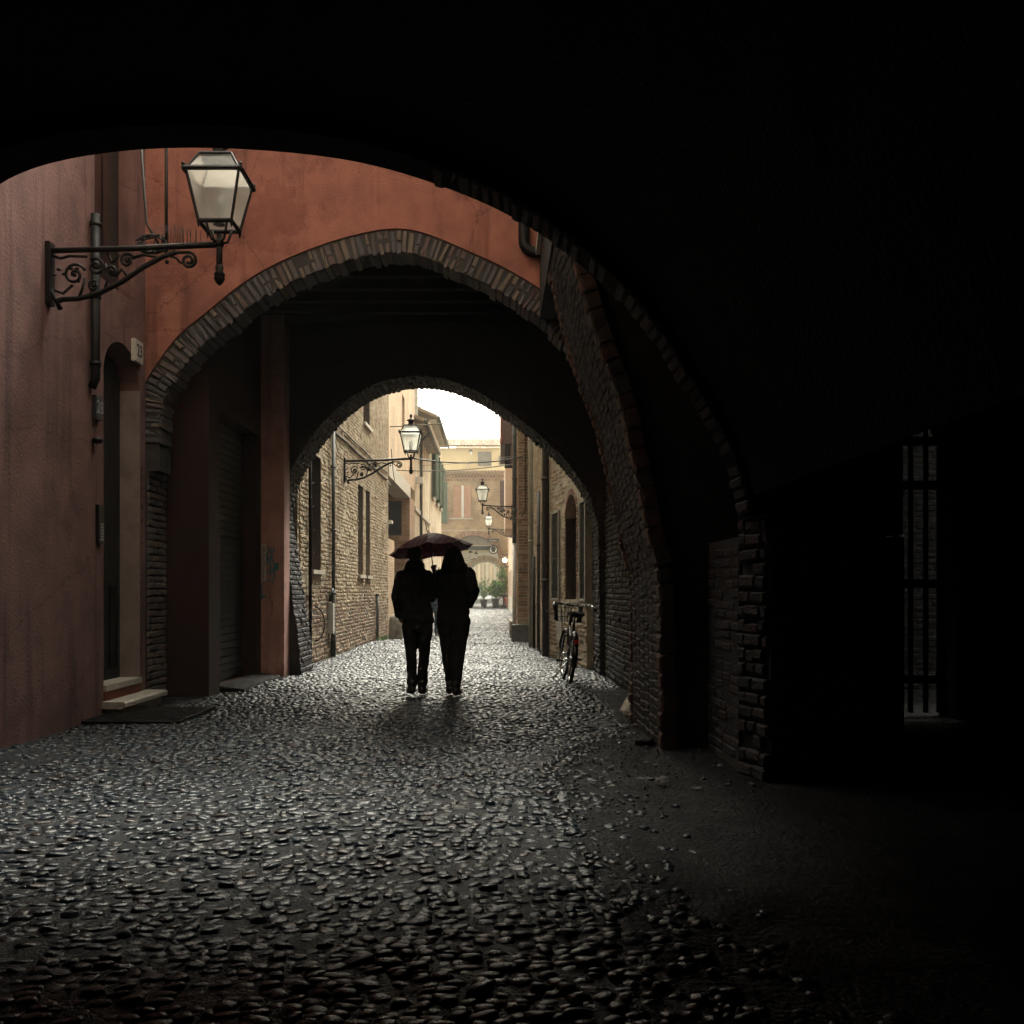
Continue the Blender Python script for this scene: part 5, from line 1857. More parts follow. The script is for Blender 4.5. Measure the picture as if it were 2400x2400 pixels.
# ================================================================== LANTERNS ON SCROLLED BRACKETS
def spiral(cx, cz, r0, r1, a0, turns, n=22):
    return [(cx + (r0 + (r1 - r0) * i / n) * math.cos(a0 + turns * 2 * math.pi * i / n), 0, cz + (r0 + (r1 - r0) * i / n) * math.sin(a0 + turns * 2 * math.pi * i / n)) for i in range(n + 1)]


def lamp(label, wallpos, side, length, s=1.0, detail=True, spikes=False):
    """bracket lantern; the arm leaves the wall along +x (side=1) or -x (side=-1)"""
    t = thing('bracket_lantern', label, 'street lamp', wallpos, 'iron bracket lanterns along the lane')
    k = length / 1.34

    def B(mb, name, mat, parent=t, smooth=True, xs=s):
        mb.v = [(v[0] * side * s, v[1] * s, v[2] * s) for v in mb.v]
        return mb.build(name, mat, parent, smooth=smooth, local=True)
    lx = length / s
    kx = lx / 1.34
    B(MB().box(0.0, 0.035, -0.05, 0.05, -0.42, 0.06), 'wall_plate', 'iron', smooth=False)
    B(MB().tube([(0.0, 0, 0), (lx * 0.5, 0, 0.018), (lx, 0, 0.05)], [0.023, 0.023, 0.026], 8), 'arm', 'iron')
    br = MB().tube([(0.10 * kx, 0, -0.45), (0.075 * kx, 0, -0.40), (0.12 * kx, 0, -0.375), (0.24 * kx, 0, -0.37), (0.40 * kx, 0, -0.33), (0.58 * kx, 0, -0.24), (0.74 * kx, 0, -0.13), (0.90 * kx, 0, -0.045), (1.0 * kx, 0, -0.01)], 0.021, 8)
    br.tube([(0.03, 0, -0.30), (0.06 * kx, 0, -0.38), (0.12 * kx, 0, -0.37)], 0.016, 6)
    B(br, 'brace', 'iron')
    sp = MB().tube([(0.86 * kx, 0, -0.06), (0.98 * kx, 0, -0.015), (1.08 * kx, 0, -0.012)] + [(p[0], p[1], p[2]) for p in spiral(1.10 * kx, -0.075, 0.062, 0.016, 1.4, -1.6)], 0.013, 6)
    sp.tube([(0.93 * kx, 0, -0.035), (1.0 * kx, 0, -0.055), (1.045 * kx, 0, -0.10)], 0.010, 6)
    sp.ball((0.93 * kx, 0, -0.085), 0.018, 6, 5)
    B(sp, 'end_scroll', 'iron')
    if detail:
        for (cx, cz, r, a0, tn) in ((0.21, -0.185, 0.088, 0.4, 1.5), (0.375, -0.125, 0.07, 2.2, -1.5), (0.62, -0.075, 0.058, 0.2, 1.4), (0.50, -0.16, 0.045, 3.6, -1.3), (0.36, -0.27, 0.04, 1.0, 1.2)):
            q = MB().tube([(p[0] * kx, p[1], p[2]) for p in spiral(cx, cz, r, 0.014, a0, tn)], 0.0125, 6)
            q.ball((cx * kx, 0, cz), 0.02, 6, 5)
            B(q, 'scroll', 'iron')
        q = MB()
        for pts in ([(0.04, 0, -0.04), (0.10, 0, -0.06), (0.17, 0, -0.04), (0.30, 0, -0.045)], [(0.04, 0, -0.30), (0.12, 0, -0.33), (0.19, 0, -0.27)],
                    [(0.29, 0, -0.21), (0.27, 0, -0.30), (0.24, 0, -0.37)], [(0.45, 0, -0.10), (0.47, 0, -0.22), (0.44, 0, -0.31)], [(0.56, 0, -0.03), (0.50, 0, -0.09), (0.47, 0, -0.02)],
                    [(0.68, 0, -0.05), (0.75, 0, -0.03), (0.84, 0, -0.05)], [(0.53, 0, -0.2), (0.58, 0, -0.14), (0.62, 0, -0.2)]):
            q.tube([(p[0] * kx, 0, p[2]) for p in pts], 0.0115, 6)
            q.ball((pts[-1][0] * kx, 0, pts[-1][2]), 0.014, 6, 4)
        for k2 in range(14):
            an = rng.uniform(0, 6.28)
            c_ = ((0.21, -0.185), (0.375, -0.125), (0.62, -0.075), (0.08, -0.2))[k2 % 4]
            rr = rng.uniform(0.02, 0.06)
            q.ball(((c_[0] + rr * math.cos(an)) * kx, 0, c_[1] + rr * math.sin(an)), 0.016, 5, 4, (1.4, 0.5, 0.8))
        B(q, 'foliage_scrollwork', 'iron')
    X = lx
    st_ = MB().tube([(X, 0, -0.19), (X, 0, 0.13)], 0.024, 10)
    st_.lathe([(0.002, -0.27), (0.026, -0.25), (0.044, -0.215), (0.036, -0.195), (0.046, -0.185), (0.026, -0.16), (0.034, -0.13), (0.024, -0.11)], (X, 0, 0), 10)
    st_.lathe([(0.03, 0.03), (0.04, 0.06), (0.028, 0.09)], (X, 0, 0), 10)
    B(st_, 'stem', 'iron')
    yk = MB()
    for a in range(4):
        an = math.pi / 4 + a * math.pi / 2
        c_, s_ = math.cos(an), math.sin(an)
        yk.tube([(X + 0.02 * c_, 0.02 * s_, 0.06), (X + 0.07 * c_, 0.07 * s_, 0.08), (X + 0.085 * c_, 0.085 * s_, 0.12), (X + 0.11 * c_, 0.11 * s_, 0.19)], 0.010, 6)
    B(yk, 'yoke', 'iron')
    z0, z1, z2 = 0.19, 0.555, 0.705
    w0, w1, w2 = 0.125, 0.20, 0.12
    fr = MB()

    def sq(w, z):
        return [(X - w, -w, z), (X + w, -w, z), (X + w, w, z), (X - w, w, z)]
    for i in range(4):
        fr.tube([sq(w0, z0)[i], sq(w1, z1)[i]], 0.012, 6)
        fr.tube([sq(w1, z1)[i], sq(w2, z2)[i]], 0.010, 6)
        for w_, z_, r_ in ((w0, z0, 0.017), (w1 + 0.015, z1, 0.019), (w2, z2, 0.012)):
            fr.tube([sq(w_, z_)[i], sq(w_, z_)[(i + 1) % 4]], r_, 6)
        p = sq(w1 + 0.015, z1)[i]
        fr.ball((p[0], p[1], p[2] + 0.03), 0.016, 6, 5)
        p = sq(w0, z0)[i]
        fr.tube([p, (p[0], p[1], p[2] - 0.05)], [0.016, 0.004], 6)
    frame = B(fr, 'lantern_frame', 'iron', smooth=False)
    for i in range(4):
        for wa, za, wb, zb in ((w0, z0 + 0.012, w1, z1 - 0.012), (w1, z1 + 0.015, w2, z2 - 0.008)):
            a_, b_, c_, d_ = sq(wa - 0.004, za)[i], sq(wa - 0.004, za)[(i + 1) % 4], sq(wb - 0.004, zb)[(i + 1) % 4], sq(wb - 0.004, zb)[i]
            B(MB().add([a_, b_, c_, d_], [(0, 1, 2, 3)]), 'pane', 'lantern_glass', frame, smooth=False)
    B(MB().lathe([(0.001, 0.20), (0.05, 0.20), (0.03, 0.22), (0.028, 0.28), (0.045, 0.30), (0.045, 0.37), (0.02, 0.41), (0.001, 0.41)], (X, 0, 0), 10), 'lamp_bulb', 'plate_grey')
    B(MB().lathe([(0.125, 0.70), (0.10, 0.725), (0.055, 0.74), (0.05, 0.79), (0.085, 0.81), (0.085, 0.82), (0.03, 0.845), (0.012, 0.865), (0.03, 0.89), (0.026, 0.92), (0.008, 0.945), (0.001, 0.95)], (X, 0, 0), 12), 'cap', 'iron')
    if spikes:
        for i in range(30):
            x = lx * (0.62 + 0.26 * i / 29) + rng.normal(0, 0.004)
            hgt = 0.10 + rng.uniform(0, 0.05)
            B(MB().tube([(x, rng.normal(0, 0.015), 0.04), (x + rng.normal(0, 0.008), rng.normal(0, 0.02), 0.05 + hgt)], 0.0022, 4), 'bird_spike', 'iron')
    return t


lamp('large dark lantern on a scrolled iron bracket beside the orange wall', (XL, 9.0, 4.24), 1, 1.51, 1.14, True, True)
lamp('glazed lantern on a scrolled iron bracket from the tan brick wall', (LX(21.07), 21.07, 3.92), 1, 1.38, 1.03)
lamp('lantern on an iron bracket from the orange brick corner house', (0.505, 33.4, 4.0), -1, 0.98, 0.98)
lamp('small lantern on an iron bracket from the pink house', (0.83, 56.0, 4.60), -1, 1.28, 1.05)
# cable knot above the near bracket
q = MB()
for k in range(7):
    a0 = rng.uniform(0, 6.28)
    q.tube([(-3.15 + rng.normal(0, 0.03) + 0.11 * math.cos(a0 + t), 9.35 + 0.03 * math.sin(t * 2), 4.42 + rng.normal(0, 0.01) + 0.10 * math.sin(a0 + t) * 0.8) for t in np.linspace(0, 5.5, 16)], 0.008, 5)
q.tube([(-3.02, 9.35, 4.30), (-3.02, 9.35, 6.0)], 0.016, 6)
q.tube([(-3.3, 9.35, 6.0), (-3.2, 9.35, 4.6), (-3.05, 9.33, 4.36)], 0.012, 6)
tag(q.build('cable_coil', 'cable_dark', smooth=True), 'tangle of black cables above the large lantern bracket', 'cable')

# lit globe lamp and two far lanterns
gl = thing('globe_lamp', 'lit warm globe lamp on a bracket above the potted plants', 'lamp', (0.55, 72.5, 3.2))
MB().ball((0.55, 72.5, 3.42), 0.15, 14, 9).build('globe', 'lamp_glow', gl, smooth=True)
MB().tube([(0.82, 72.5, 3.0), (0.6, 72.5, 2.95), (0.55, 72.5, 3.05), (0.55, 72.5, 3.28)], 0.03, 6).lathe([(0.08, 3.26), (0.05, 3.3), (0.09, 3.33)], (0.55, 72.5, 0), 8).build('bracket', 'iron', gl)
MB().box(0.35, 0.75, 72.3, 72.7, 3.72, 3.86).build('canopy', 'brown_wood', gl)
for xx, zz_ in ((1103, 1296), (1116, 1299)):
    zb = wz(zz_ + 12)
    fl = thing('far_lantern', 'tiny lantern hanging before the white wall over the round arch', 'street lamp', (wx(xx), DW - 6, zb), 'small lanterns before the white arch')
    k = (DW - 6) / 2400
    X_ = (xx - 1165) * k
    Zb = CAM_H + (1385 - zz_ - 10) * k
    fl.location = (X_, DW - 6, Zb)
    ORG[fl.name] = Vector(fl.location)
    MB().prism([(X_ - 0.1, Zb), (X_ + 0.1, Zb), (X_ + 0.19, Zb + 0.4), (X_ - 0.19, Zb + 0.4)], 'y', DW - 6.12, DW - 5.88).build('lantern', 'plate_white', fl)
    MB().prism([(X_ - 0.21, Zb + 0.4), (X_ + 0.21, Zb + 0.4), (X_ + 0.05, Zb + 0.6), (X_ - 0.05, Zb + 0.6)], 'y', DW - 6.15, DW - 5.85).build('cap', 'iron', fl)
    MB().tube([(X_, DW - 6, Zb + 0.6), (X_, DW - 6, Zb + 0.8)], 0.04, 6).tube([(X_, DW - 6, Zb), (-3.4, DW - 6, Zb - 0.3)], 0.025, 6).build('arm', 'iron', fl)

# ================================================================== UMBRELLA
HAND = Vector((-0.760, 12.22, 1.50))
um = thing('umbrella', 'dark red tartan umbrella held open over the walking couple', 'umbrella', HAND, rot=(rad(-7.5), rad(-7.5), 0))
RU_, HU = 0.505, 0.20
H0 = 0.25     # rim plane above the hand
nrib = 8


def canopy_pt(a, t):
    """a angle, t 0 centre..1 rim"""
    k = a / (2 * math.pi / nrib)
    fr_ = abs((k % 1) - 0.5) * 2      # 1 on a rib, 0 between
    r = RU_ * t
    sag = (1 - fr_ ** 2)
    rr = r * (1 - 0.078 * sag * t)
    z = H0 + HU * (1 - t ** 1.5) - 0.026 * sag * t
    return (rr * math.cos(a), rr * math.sin(a), z)


na, nr = 6, 8
v, f = [], []
for k in range(nrib):
    b0 = len(v)
    for j in range(nr + 1):
        for i in range(na + 1):
            a = 2 * math.pi * (k + min(max(i / na, 1e-6), 1 - 1e-6)) / nrib
            v.append(canopy_pt(a, max(j / nr, 0.01)))
    for j in range(nr):
        for i in range(na):
            q0 = b0 + j * (na + 1) + i
            f.append((q0, q0 + 1, q0 + na + 2, q0 + na + 1))
canopy = MB().add(v, f).build('canopy', 'tartan', um, smooth=False, local=True, fix=False)
for p in canopy.data.polygons:
    p.use_smooth = True
for k in range(nrib):
    a = 2 * math.pi * k / nrib
    pts = [Vector(canopy_pt(a, t)) - Vector((0, 0, 0.008)) for t in np.linspace(0.02, 1.0, 8)]
    MB().tube(pts, 0.004, 5).build('rib', 'iron', um, local=True)
    MB().tube([(0, 0, H0 - 0.04), pts[4]], 0.003, 5).build('strut', 'iron', um, local=True)
    p = Vector(canopy_pt(a, 1.0))
    MB().ball(p, 0.007, 6, 5).build('rib_tip', 'chrome', um, local=True)
MB().tube([(0, 0, -0.10), (0, 0, H0 + HU + 0.02)], 0.006, 8).build('shaft', 'iron', um, local=True)
MB().lathe([(0.016, -0.16), (0.019, -0.12), (0.016, -0.06), (0.012, -0.02), (0.008, 0.03)], (0, 0, 0), 10).build('handle', 'rubber', um, local=True)
MB().lathe([(0.022, H0 + HU - 0.008), (0.02, H0 + HU + 0.004), (0.009, H0 + HU + 0.012), (0.006, H0 + HU + 0.045)], (0, 0, 0), 10).build('ferrule', 'chrome', um, local=True)


# ================================================================== PEOPLE
def remeshed(mb, name, mat, parent, voxel=0.011, smooth=6, fac=0.6, rough=0.0, rs=14.0):
    """merge overlapping rounded shapes into one continuous skin"""
    me = bpy.data.meshes.new(name)
    me.from_pydata(mb.v, [], mb.f)
    ob = bpy.data.objects.new(name, me)
    COL.objects.link(ob)
    m = ob.modifiers.new('r', 'REMESH')
    m.mode = 'VOXEL'
    m.voxel_size = voxel
    m2 = ob.modifiers.new('s', 'SMOOTH')
    m2.iterations = smooth
    m2.factor = fac
    dg = bpy.context.evaluated_depsgraph_get()
    me2 = bpy.data.meshes.new_from_object(ob.evaluated_get(dg))
    bpy.data.objects.remove(ob)
    me2.name = name
    if rough:
        from mathutils import noise
        for v_ in me2.vertices:
            n_ = noise.noise(Vector(v_.co) * rs)
            v_.co += v_.normal * n_ * rough
    me2.materials.clear()
    me2.materials.append(MATS[mat])
    me2.polygons.foreach_set('use_smooth', [True] * len(me2.polygons))
    o2 = bpy.data.objects.new(name, me2)
    link(o2, parent)
    return o2


def cap(mb, p0, r0, p1, r1, n=12):
    mb.tube([p0, Vector(p0).lerp(Vector(p1), 0.5), p1], [r0, (r0 + r1) / 2, r1], n)
    mb.ball(p0, r0, n, 8)
    mb.ball(p1, r1, n, 8)
    return mb


def limb(mb, pts, rs, n=12):
    for i in range(len(pts) - 1):
        cap(mb, pts[i], rs[i], pts[i + 1], rs[i + 1], n)


def head_shapes(mb, c, r=0.094, neck=None):
    c = Vector(c)
    mb.ball(c, r, 14, 10, (0.86, 1.0, 1.2))
    mb.ball(c + Vector((0, 0.035, -0.05)), r * 0.72, 12, 8, (0.85, 0.9, 1.0))
    cap(mb, c + Vector((0, 0.092, 0.012)), 0.010, c + Vector((0, 0.113, -0.022)), 0.014, 8)      # nose
    for s in (-1, 1):
        mb.ball(c + Vector((s * 0.083, -0.005, -0.01)), 0.03, 8, 6, (0.35, 0.7, 1.1))             # ears
        mb.ball(c + Vector((s * 0.034, 0.082, 0.015)), 0.014, 8, 6)                               # eyes
    cap(mb, c + Vector((-0.02, 0.088, -0.058)), 0.009, c + Vector((0.02, 0.088, -0.058)), 0.009, 8)  # mouth
    if neck:
        cap(mb, c + Vector((0, -0.005, -0.07)), 0.055, neck, 0.06)


def hand_shapes(mb, wrist, fwd, side, curl=0.5, up=(0, 0, 1), s=1.0):
    """palm, four unequal fingers and a thumb; fwd = direction of the fingers, side = towards the thumb"""
    w_, f_, sd = Vector(wrist), Vector(fwd).normalized(), Vector(side).normalized()
    nrm = f_.cross(sd).normalized()
    cap(mb, w_, 0.026 * s, w_ + f_ * 0.07 * s, 0.030 * s)
    for i, (off, ln) in enumerate(((0.030, 0.072), (0.010, 0.080), (-0.010, 0.074), (-0.029, 0.058))):
        b = w_ + f_ * 0.085 * s + sd * off * s
        m1 = b + (f_ * math.cos(curl) + nrm * math.sin(curl)) * ln * 0.5 * s
        m2 = m1 + (f_ * math.cos(curl * 2.2) + nrm * math.sin(curl * 2.2)) * ln * 0.5 * s
        limb(mb, [b, m1, m2], [0.0095 * s, 0.009 * s, 0.0078 * s], 8)
    b = w_ + f_ * 0.025 * s + sd * 0.030 * s
    m1 = b + (sd * 0.75 + f_ * 0.6 + nrm * 0.3).normalized() * 0.035 * s
    m2 = m1 + (f_ * 0.8 + sd * 0.2 + nrm * 0.6).normalized() * 0.032 * s
    limb(mb, [b, m1, m2], [0.013 * s, 0.0105 * s, 0.009 * s], 8)


D0 = 12.3
KP = D0 / 2400


def person(name, label, cx, spec, y0=D0, k=KP):
    """spec in photo pixels around the column cx; y of the body axis is y0"""
    t = thing(name, label, 'person', ((cx - 1165) * k, y0, 0.0), spec.get('group'))

    def Q(x, y, dy=0.0):
        return Vector(((x - cx) * k, dy, CAM_H + (1385 - y) * k))
    body = MB()
    head_shapes(body, Q(*spec['head']), neck=Q(*spec['neck']))
    tr = [(Q((a + b) / 2, y, spec.get('lean', 0)), (b - a) / 2 * k * 0.9, (b - a) / 2 * k * 0.52) for y, a, b in spec['torso']]
    body.loft(tr)
    for arm in spec['arms']:
        pts = [Q(x, y, dy) for x, y, dy in arm['p']]
        limb(body, pts, [0.05, 0.042, 0.03])
        hand_shapes(body, pts[-1], arm['fwd'], arm['side'], arm.get('curl', 0.5), s=arm.get('hs', 1.0))
    for leg in spec['legs']:
        pts = [Q(x, y, dy) for x, y, dy in leg['p']]
        limb(body, pts, [0.082, 0.055, 0.04])
        cap(body, pts[-1], 0.038, pts[-1] + Vector((0, 0.13, -0.05)), 0.03)
    remeshed(body, 'body', 'skin', t, 0.009, 4, 0.5)
    coat = MB()
    coat.loft([(Q((a + b) / 2, y, spec.get('lean', 0)), (b - a) / 2 * k, (b - a) / 2 * k * spec.get('dep', 0.62)) for y, a, b in spec['coat']], 20)
    for arm in spec['arms']:
        pts = [Q(x, y, dy) for x, y, dy in arm['p']]
        if arm.get('bare'):
            pts = pts[:2] + [pts[1].lerp(pts[2], 0.82)]
        limb(coat, pts, arm.get('r', [0.082, 0.066, 0.05]))
    if 'hood' in spec:
        coat.loft([(Q((a + b) / 2, y, dy), (b - a) / 2 * k, (b - a) / 2 * k * 0.8) for y, a, b, dy in spec['hood']], 16)
    remeshed(coat, 'coat', spec['coat_mat'], t, 0.011, 5, 0.5, spec.get('fold', 0.014), 13)
    tro = MB()
    for leg in spec['legs']:
        pts = [Q(x, y, dy) for x, y, dy in leg['p']]
        limb(tro, pts, leg['r'])
    a, b, y = spec['hip']
    tro.ball(Q((a + b) / 2, y, 0), (b - a) / 2 * k, 16, 10, (1, 0.66, 0.9))
    remeshed(tro, 'trousers', spec['tro_mat'], t, 0.011, 5, 0.5, 0.009, 15)
    for leg in spec['legs']:
        x, y, dy = leg['p'][-1]
        p = Q(x, y, dy)
        gz_ = leg.get('lift', 0.0)
        sh = MB()
        sx_ = leg.get('toe', 0.0)
        cap(sh, Vector((p.x, p.y - 0.045, 0.062 + gz_)), 0.050, Vector((p.x + sx_ * 0.5, p.y + 0.06, 0.05 + gz_)), 0.052)
        cap(sh, Vector((p.x + sx_ * 0.5, p.y + 0.06, 0.05 + gz_)), 0.052, Vector((p.x + sx_, p.y + 0.17, 0.038 + gz_)), 0.042)
        cap(sh, Vector((p.x, p.y - 0.03, 0.07 + gz_)), 0.050, Vector((p.x, p.y - 0.03, 0.14 + gz_)), 0.052)
        b0 = len(sh.v)
        so_ = remeshed(sh, 'shoe', 'shoe', t, 0.009, 3, 0.5)
        for v_ in so_.data.vertices:
            v_.co.z = max(v_.co.z, 0.012 + gz_)
    hr = MB()
    for c, r, s in spec['hair']:
        hr.ball(Q(*c), r, 14, 10, s)
    remeshed(hr, 'hair', 'hair', t, 0.011, 4, 0.5, 0.006, 30)
    if 'scarf' in spec:
        sf = MB()
        y, a, b, r, mt = spec['scarf']
        sf.tube([Q((a + b) / 2, y) + Vector(((b - a) / 2 * k * math.cos(u), (b - a) / 2 * k * 0.75 * math.sin(u), 0.012 * math.sin(3 * u))) for u in np.linspace(0, 2 * math.pi, 20, endpoint=False)], r, 10, closed=True)
        sf.tube([Q((a + b) / 2, y - 7) + Vector(((b - a) / 2.4 * k * math.cos(u), (b - a) / 2.4 * k * 0.75 * math.sin(u), 0.01 * math.sin(4 * u))) for u in np.linspace(0, 2 * math.pi, 20, endpoint=False)], r, 10, closed=True)
        remeshed(sf, 'scarf', mt, t, 0.010, 3, 0.5, 0.014, 34)
    return t


person('person', 'person in a short dark coat with a thick collar, walking away under the umbrella', 976, dict(
    head=(972, 1297, 0.0), neck=(973, 1328), lean=0.0,
    torso=[(1455, 950, 1002), (1420, 950, 998), (1380, 948, 1002), (1345, 946, 1002), (1328, 962, 986)],
    coat=[(1461, 943, 1017), (1450, 943, 1018), (1430, 944, 1013), (1405, 944, 1008), (1380, 942, 1006), (1356, 936, 1010), (1345, 938, 1008), (1336, 946, 1000), (1327, 954, 992), (1318, 960, 986)],
    hood=[(1340, 948, 998, -0.03), (1330, 948, 996, -0.04), (1320, 952, 992, -0.03), (1314, 958, 986, -0.02)],
    arms=[dict(p=[(942, 1353, 0.0), (931, 1402, -0.03), (936, 1440, 0.05)], fwd=(0.15, 0.4, -1), side=(0, 1, 0.3), r=[0.086, 0.074, 0.060], curl=0.4),
          dict(p=[(1003, 1352, 0.0), (1014, 1388, 0.02), (1010, 1402, 0.20)], fwd=(0.2, 1, 0.1), side=(-1, 0, 0.3), r=[0.078, 0.064, 0.055])],
    legs=[dict(p=[(960, 1470, 0.0), (964, 1535, -0.02), (968, 1601, -0.10)], r=[0.096, 0.067, 0.062], toe=-0.05, lift=0.012),
          dict(p=[(996, 1470, 0.0), (993, 1535, 0.05), (989, 1604, 0.02)], r=[0.096, 0.067, 0.062], toe=0.02)],
    hip=(944, 1014, 1462), hair=[((972, 1295, -0.012), 0.098, (0.90, 1.0, 1.2)), ((972, 1305, -0.03), 0.075, (1.0, 0.9, 1.1))],
    scarf=(1329, 955, 990, 0.036, 'coat_black'), coat_mat='coat_black', tro_mat='trouser'))

person('person', 'person in a dark hooded jacket holding the umbrella, one hand in pocket', 1063, dict(
    head=(1062, 1303, 0.0), neck=(1063, 1330), lean=0.0,
    torso=[(1450, 1030, 1094), (1420, 1032, 1092), (1380, 1030, 1096), (1345, 1030, 1096), (1330, 1048, 1078)],
    coat=[(1452, 1024, 1099), (1436, 1024, 1101), (1423, 1026, 1097), (1400, 1026, 1100), (1375, 1026, 1104), (1350, 1028, 1103), (1336, 1034, 1097), (1326, 1042, 1086)],
    hood=[(1338, 1033, 1095, -0.03), (1328, 1034, 1094, -0.03), (1315, 1038, 1089, -0.02), (1303, 1040, 1085, -0.01), (1292, 1043, 1080, 0.0), (1284, 1050, 1073, 0.0)],
    arms=[dict(p=[(1097, 1346, 0.0), (1109, 1385, -0.05), (1099, 1414, 0.08)], fwd=(-0.3, 0.7, -0.6), side=(0, 1, 0.5), r=[0.090, 0.080, 0.064]),
          dict(p=[(1033, 1350, 0.0), (1030, 1392, 0.06), (1020, 1345, -0.03)], fwd=(-0.25, -0.15, 1), side=(1, -0.2, 0.1), r=[0.082, 0.066, 0.052], curl=1.15, bare=True)],
    legs=[dict(p=[(1046, 1458, 0.0), (1050, 1530, 0.03), (1055, 1600, 0.06)], r=[0.122, 0.082, 0.060], toe=-0.02),
          dict(p=[(1080, 1458, 0.0), (1075, 1530, -0.03), (1070, 1604, -0.12)], r=[0.122, 0.082, 0.060], toe=0.03)],
    hip=(1024, 1101, 1448), hair=[((1062, 1300, 0.0), 0.096, (0.9, 0.95, 1.15))],
    scarf=(1326, 1040, 1090, 0.028, 'scarf'), coat_mat='coat_dark', tro_mat='trouser', dep=0.66))

D9 = 28.3
K9 = D9 / 2400
kk = K9 / KP
cxx = 1016


def S(x, y):
    return (x, y)


def far_px(xm, zm):
    return cxx + xm / K9, 1385 - (zm - CAM_H) / K9


def fp(xm, zm, dy=0.0):
    a, b = far_px(xm, zm)
    return (a, b, dy)


def row(zm, half):
    a, b = far_px(0, zm)
    return (b, a - half / K9, a + half / K9)


person('person', 'person in blue jeans seen between the couple, farther down the lane', cxx, dict(
    head=fp(0, 1.60), neck=fp(0, 1.46)[:2],
    torso=[row(0.92, 0.15), row(1.1, 0.14), row(1.3, 0.17), row(1.44, 0.10)],
    coat=[row(0.86, 0.19), row(1.0, 0.18), row(1.2, 0.19), row(1.36, 0.20), row(1.44, 0.14), row(1.48, 0.09)],
    arms=[dict(p=[fp(-0.2, 1.38), fp(-0.25, 1.12, -0.02), fp(-0.22, 0.92, 0.10)], fwd=(0, 0.4, -1), side=(0, 1, 0.2), bare=True),
          dict(p=[fp(0.2, 1.38), fp(0.25, 1.12, -0.02), fp(0.10, 1.02, 0.18)], fwd=(-1, 0.3, 0), side=(0, 0.4, 1), bare=True)],
    legs=[dict(p=[fp(-0.09, 0.86), fp(-0.09, 0.48, 0.06), fp(-0.08, 0.10, 0.10)], r=[0.10, 0.075, 0.065]),
          dict(p=[fp(0.09, 0.86), fp(0.10, 0.48, 0.0), fp(0.09, 0.12, -0.14)], r=[0.10, 0.075, 0.065])],
    hip=(cxx - 0.17 / K9, cxx + 0.17 / K9, far_px(0, 0.9)[1]), hair=[(fp(0, 1.62, -0.01), 0.1, (0.9, 1.0, 1.1))],
    coat_mat='scarf', tro_mat='jeans'), D9, K9)


# ================================================================== BICYCLES
def ringpts(c, r, n, a0=0.0, a1=2 * math.pi, end=False):
    return [(c[0], c[1] + r * math.cos(a), c[2] + r * math.sin(a)) for a in np.linspace(a0, a1, n, endpoint=end)]


def rotz(p, piv, an, axis):
    return tuple(Matrix.Rotation(an, 3, axis) @ (Vector(p) - piv) + piv)


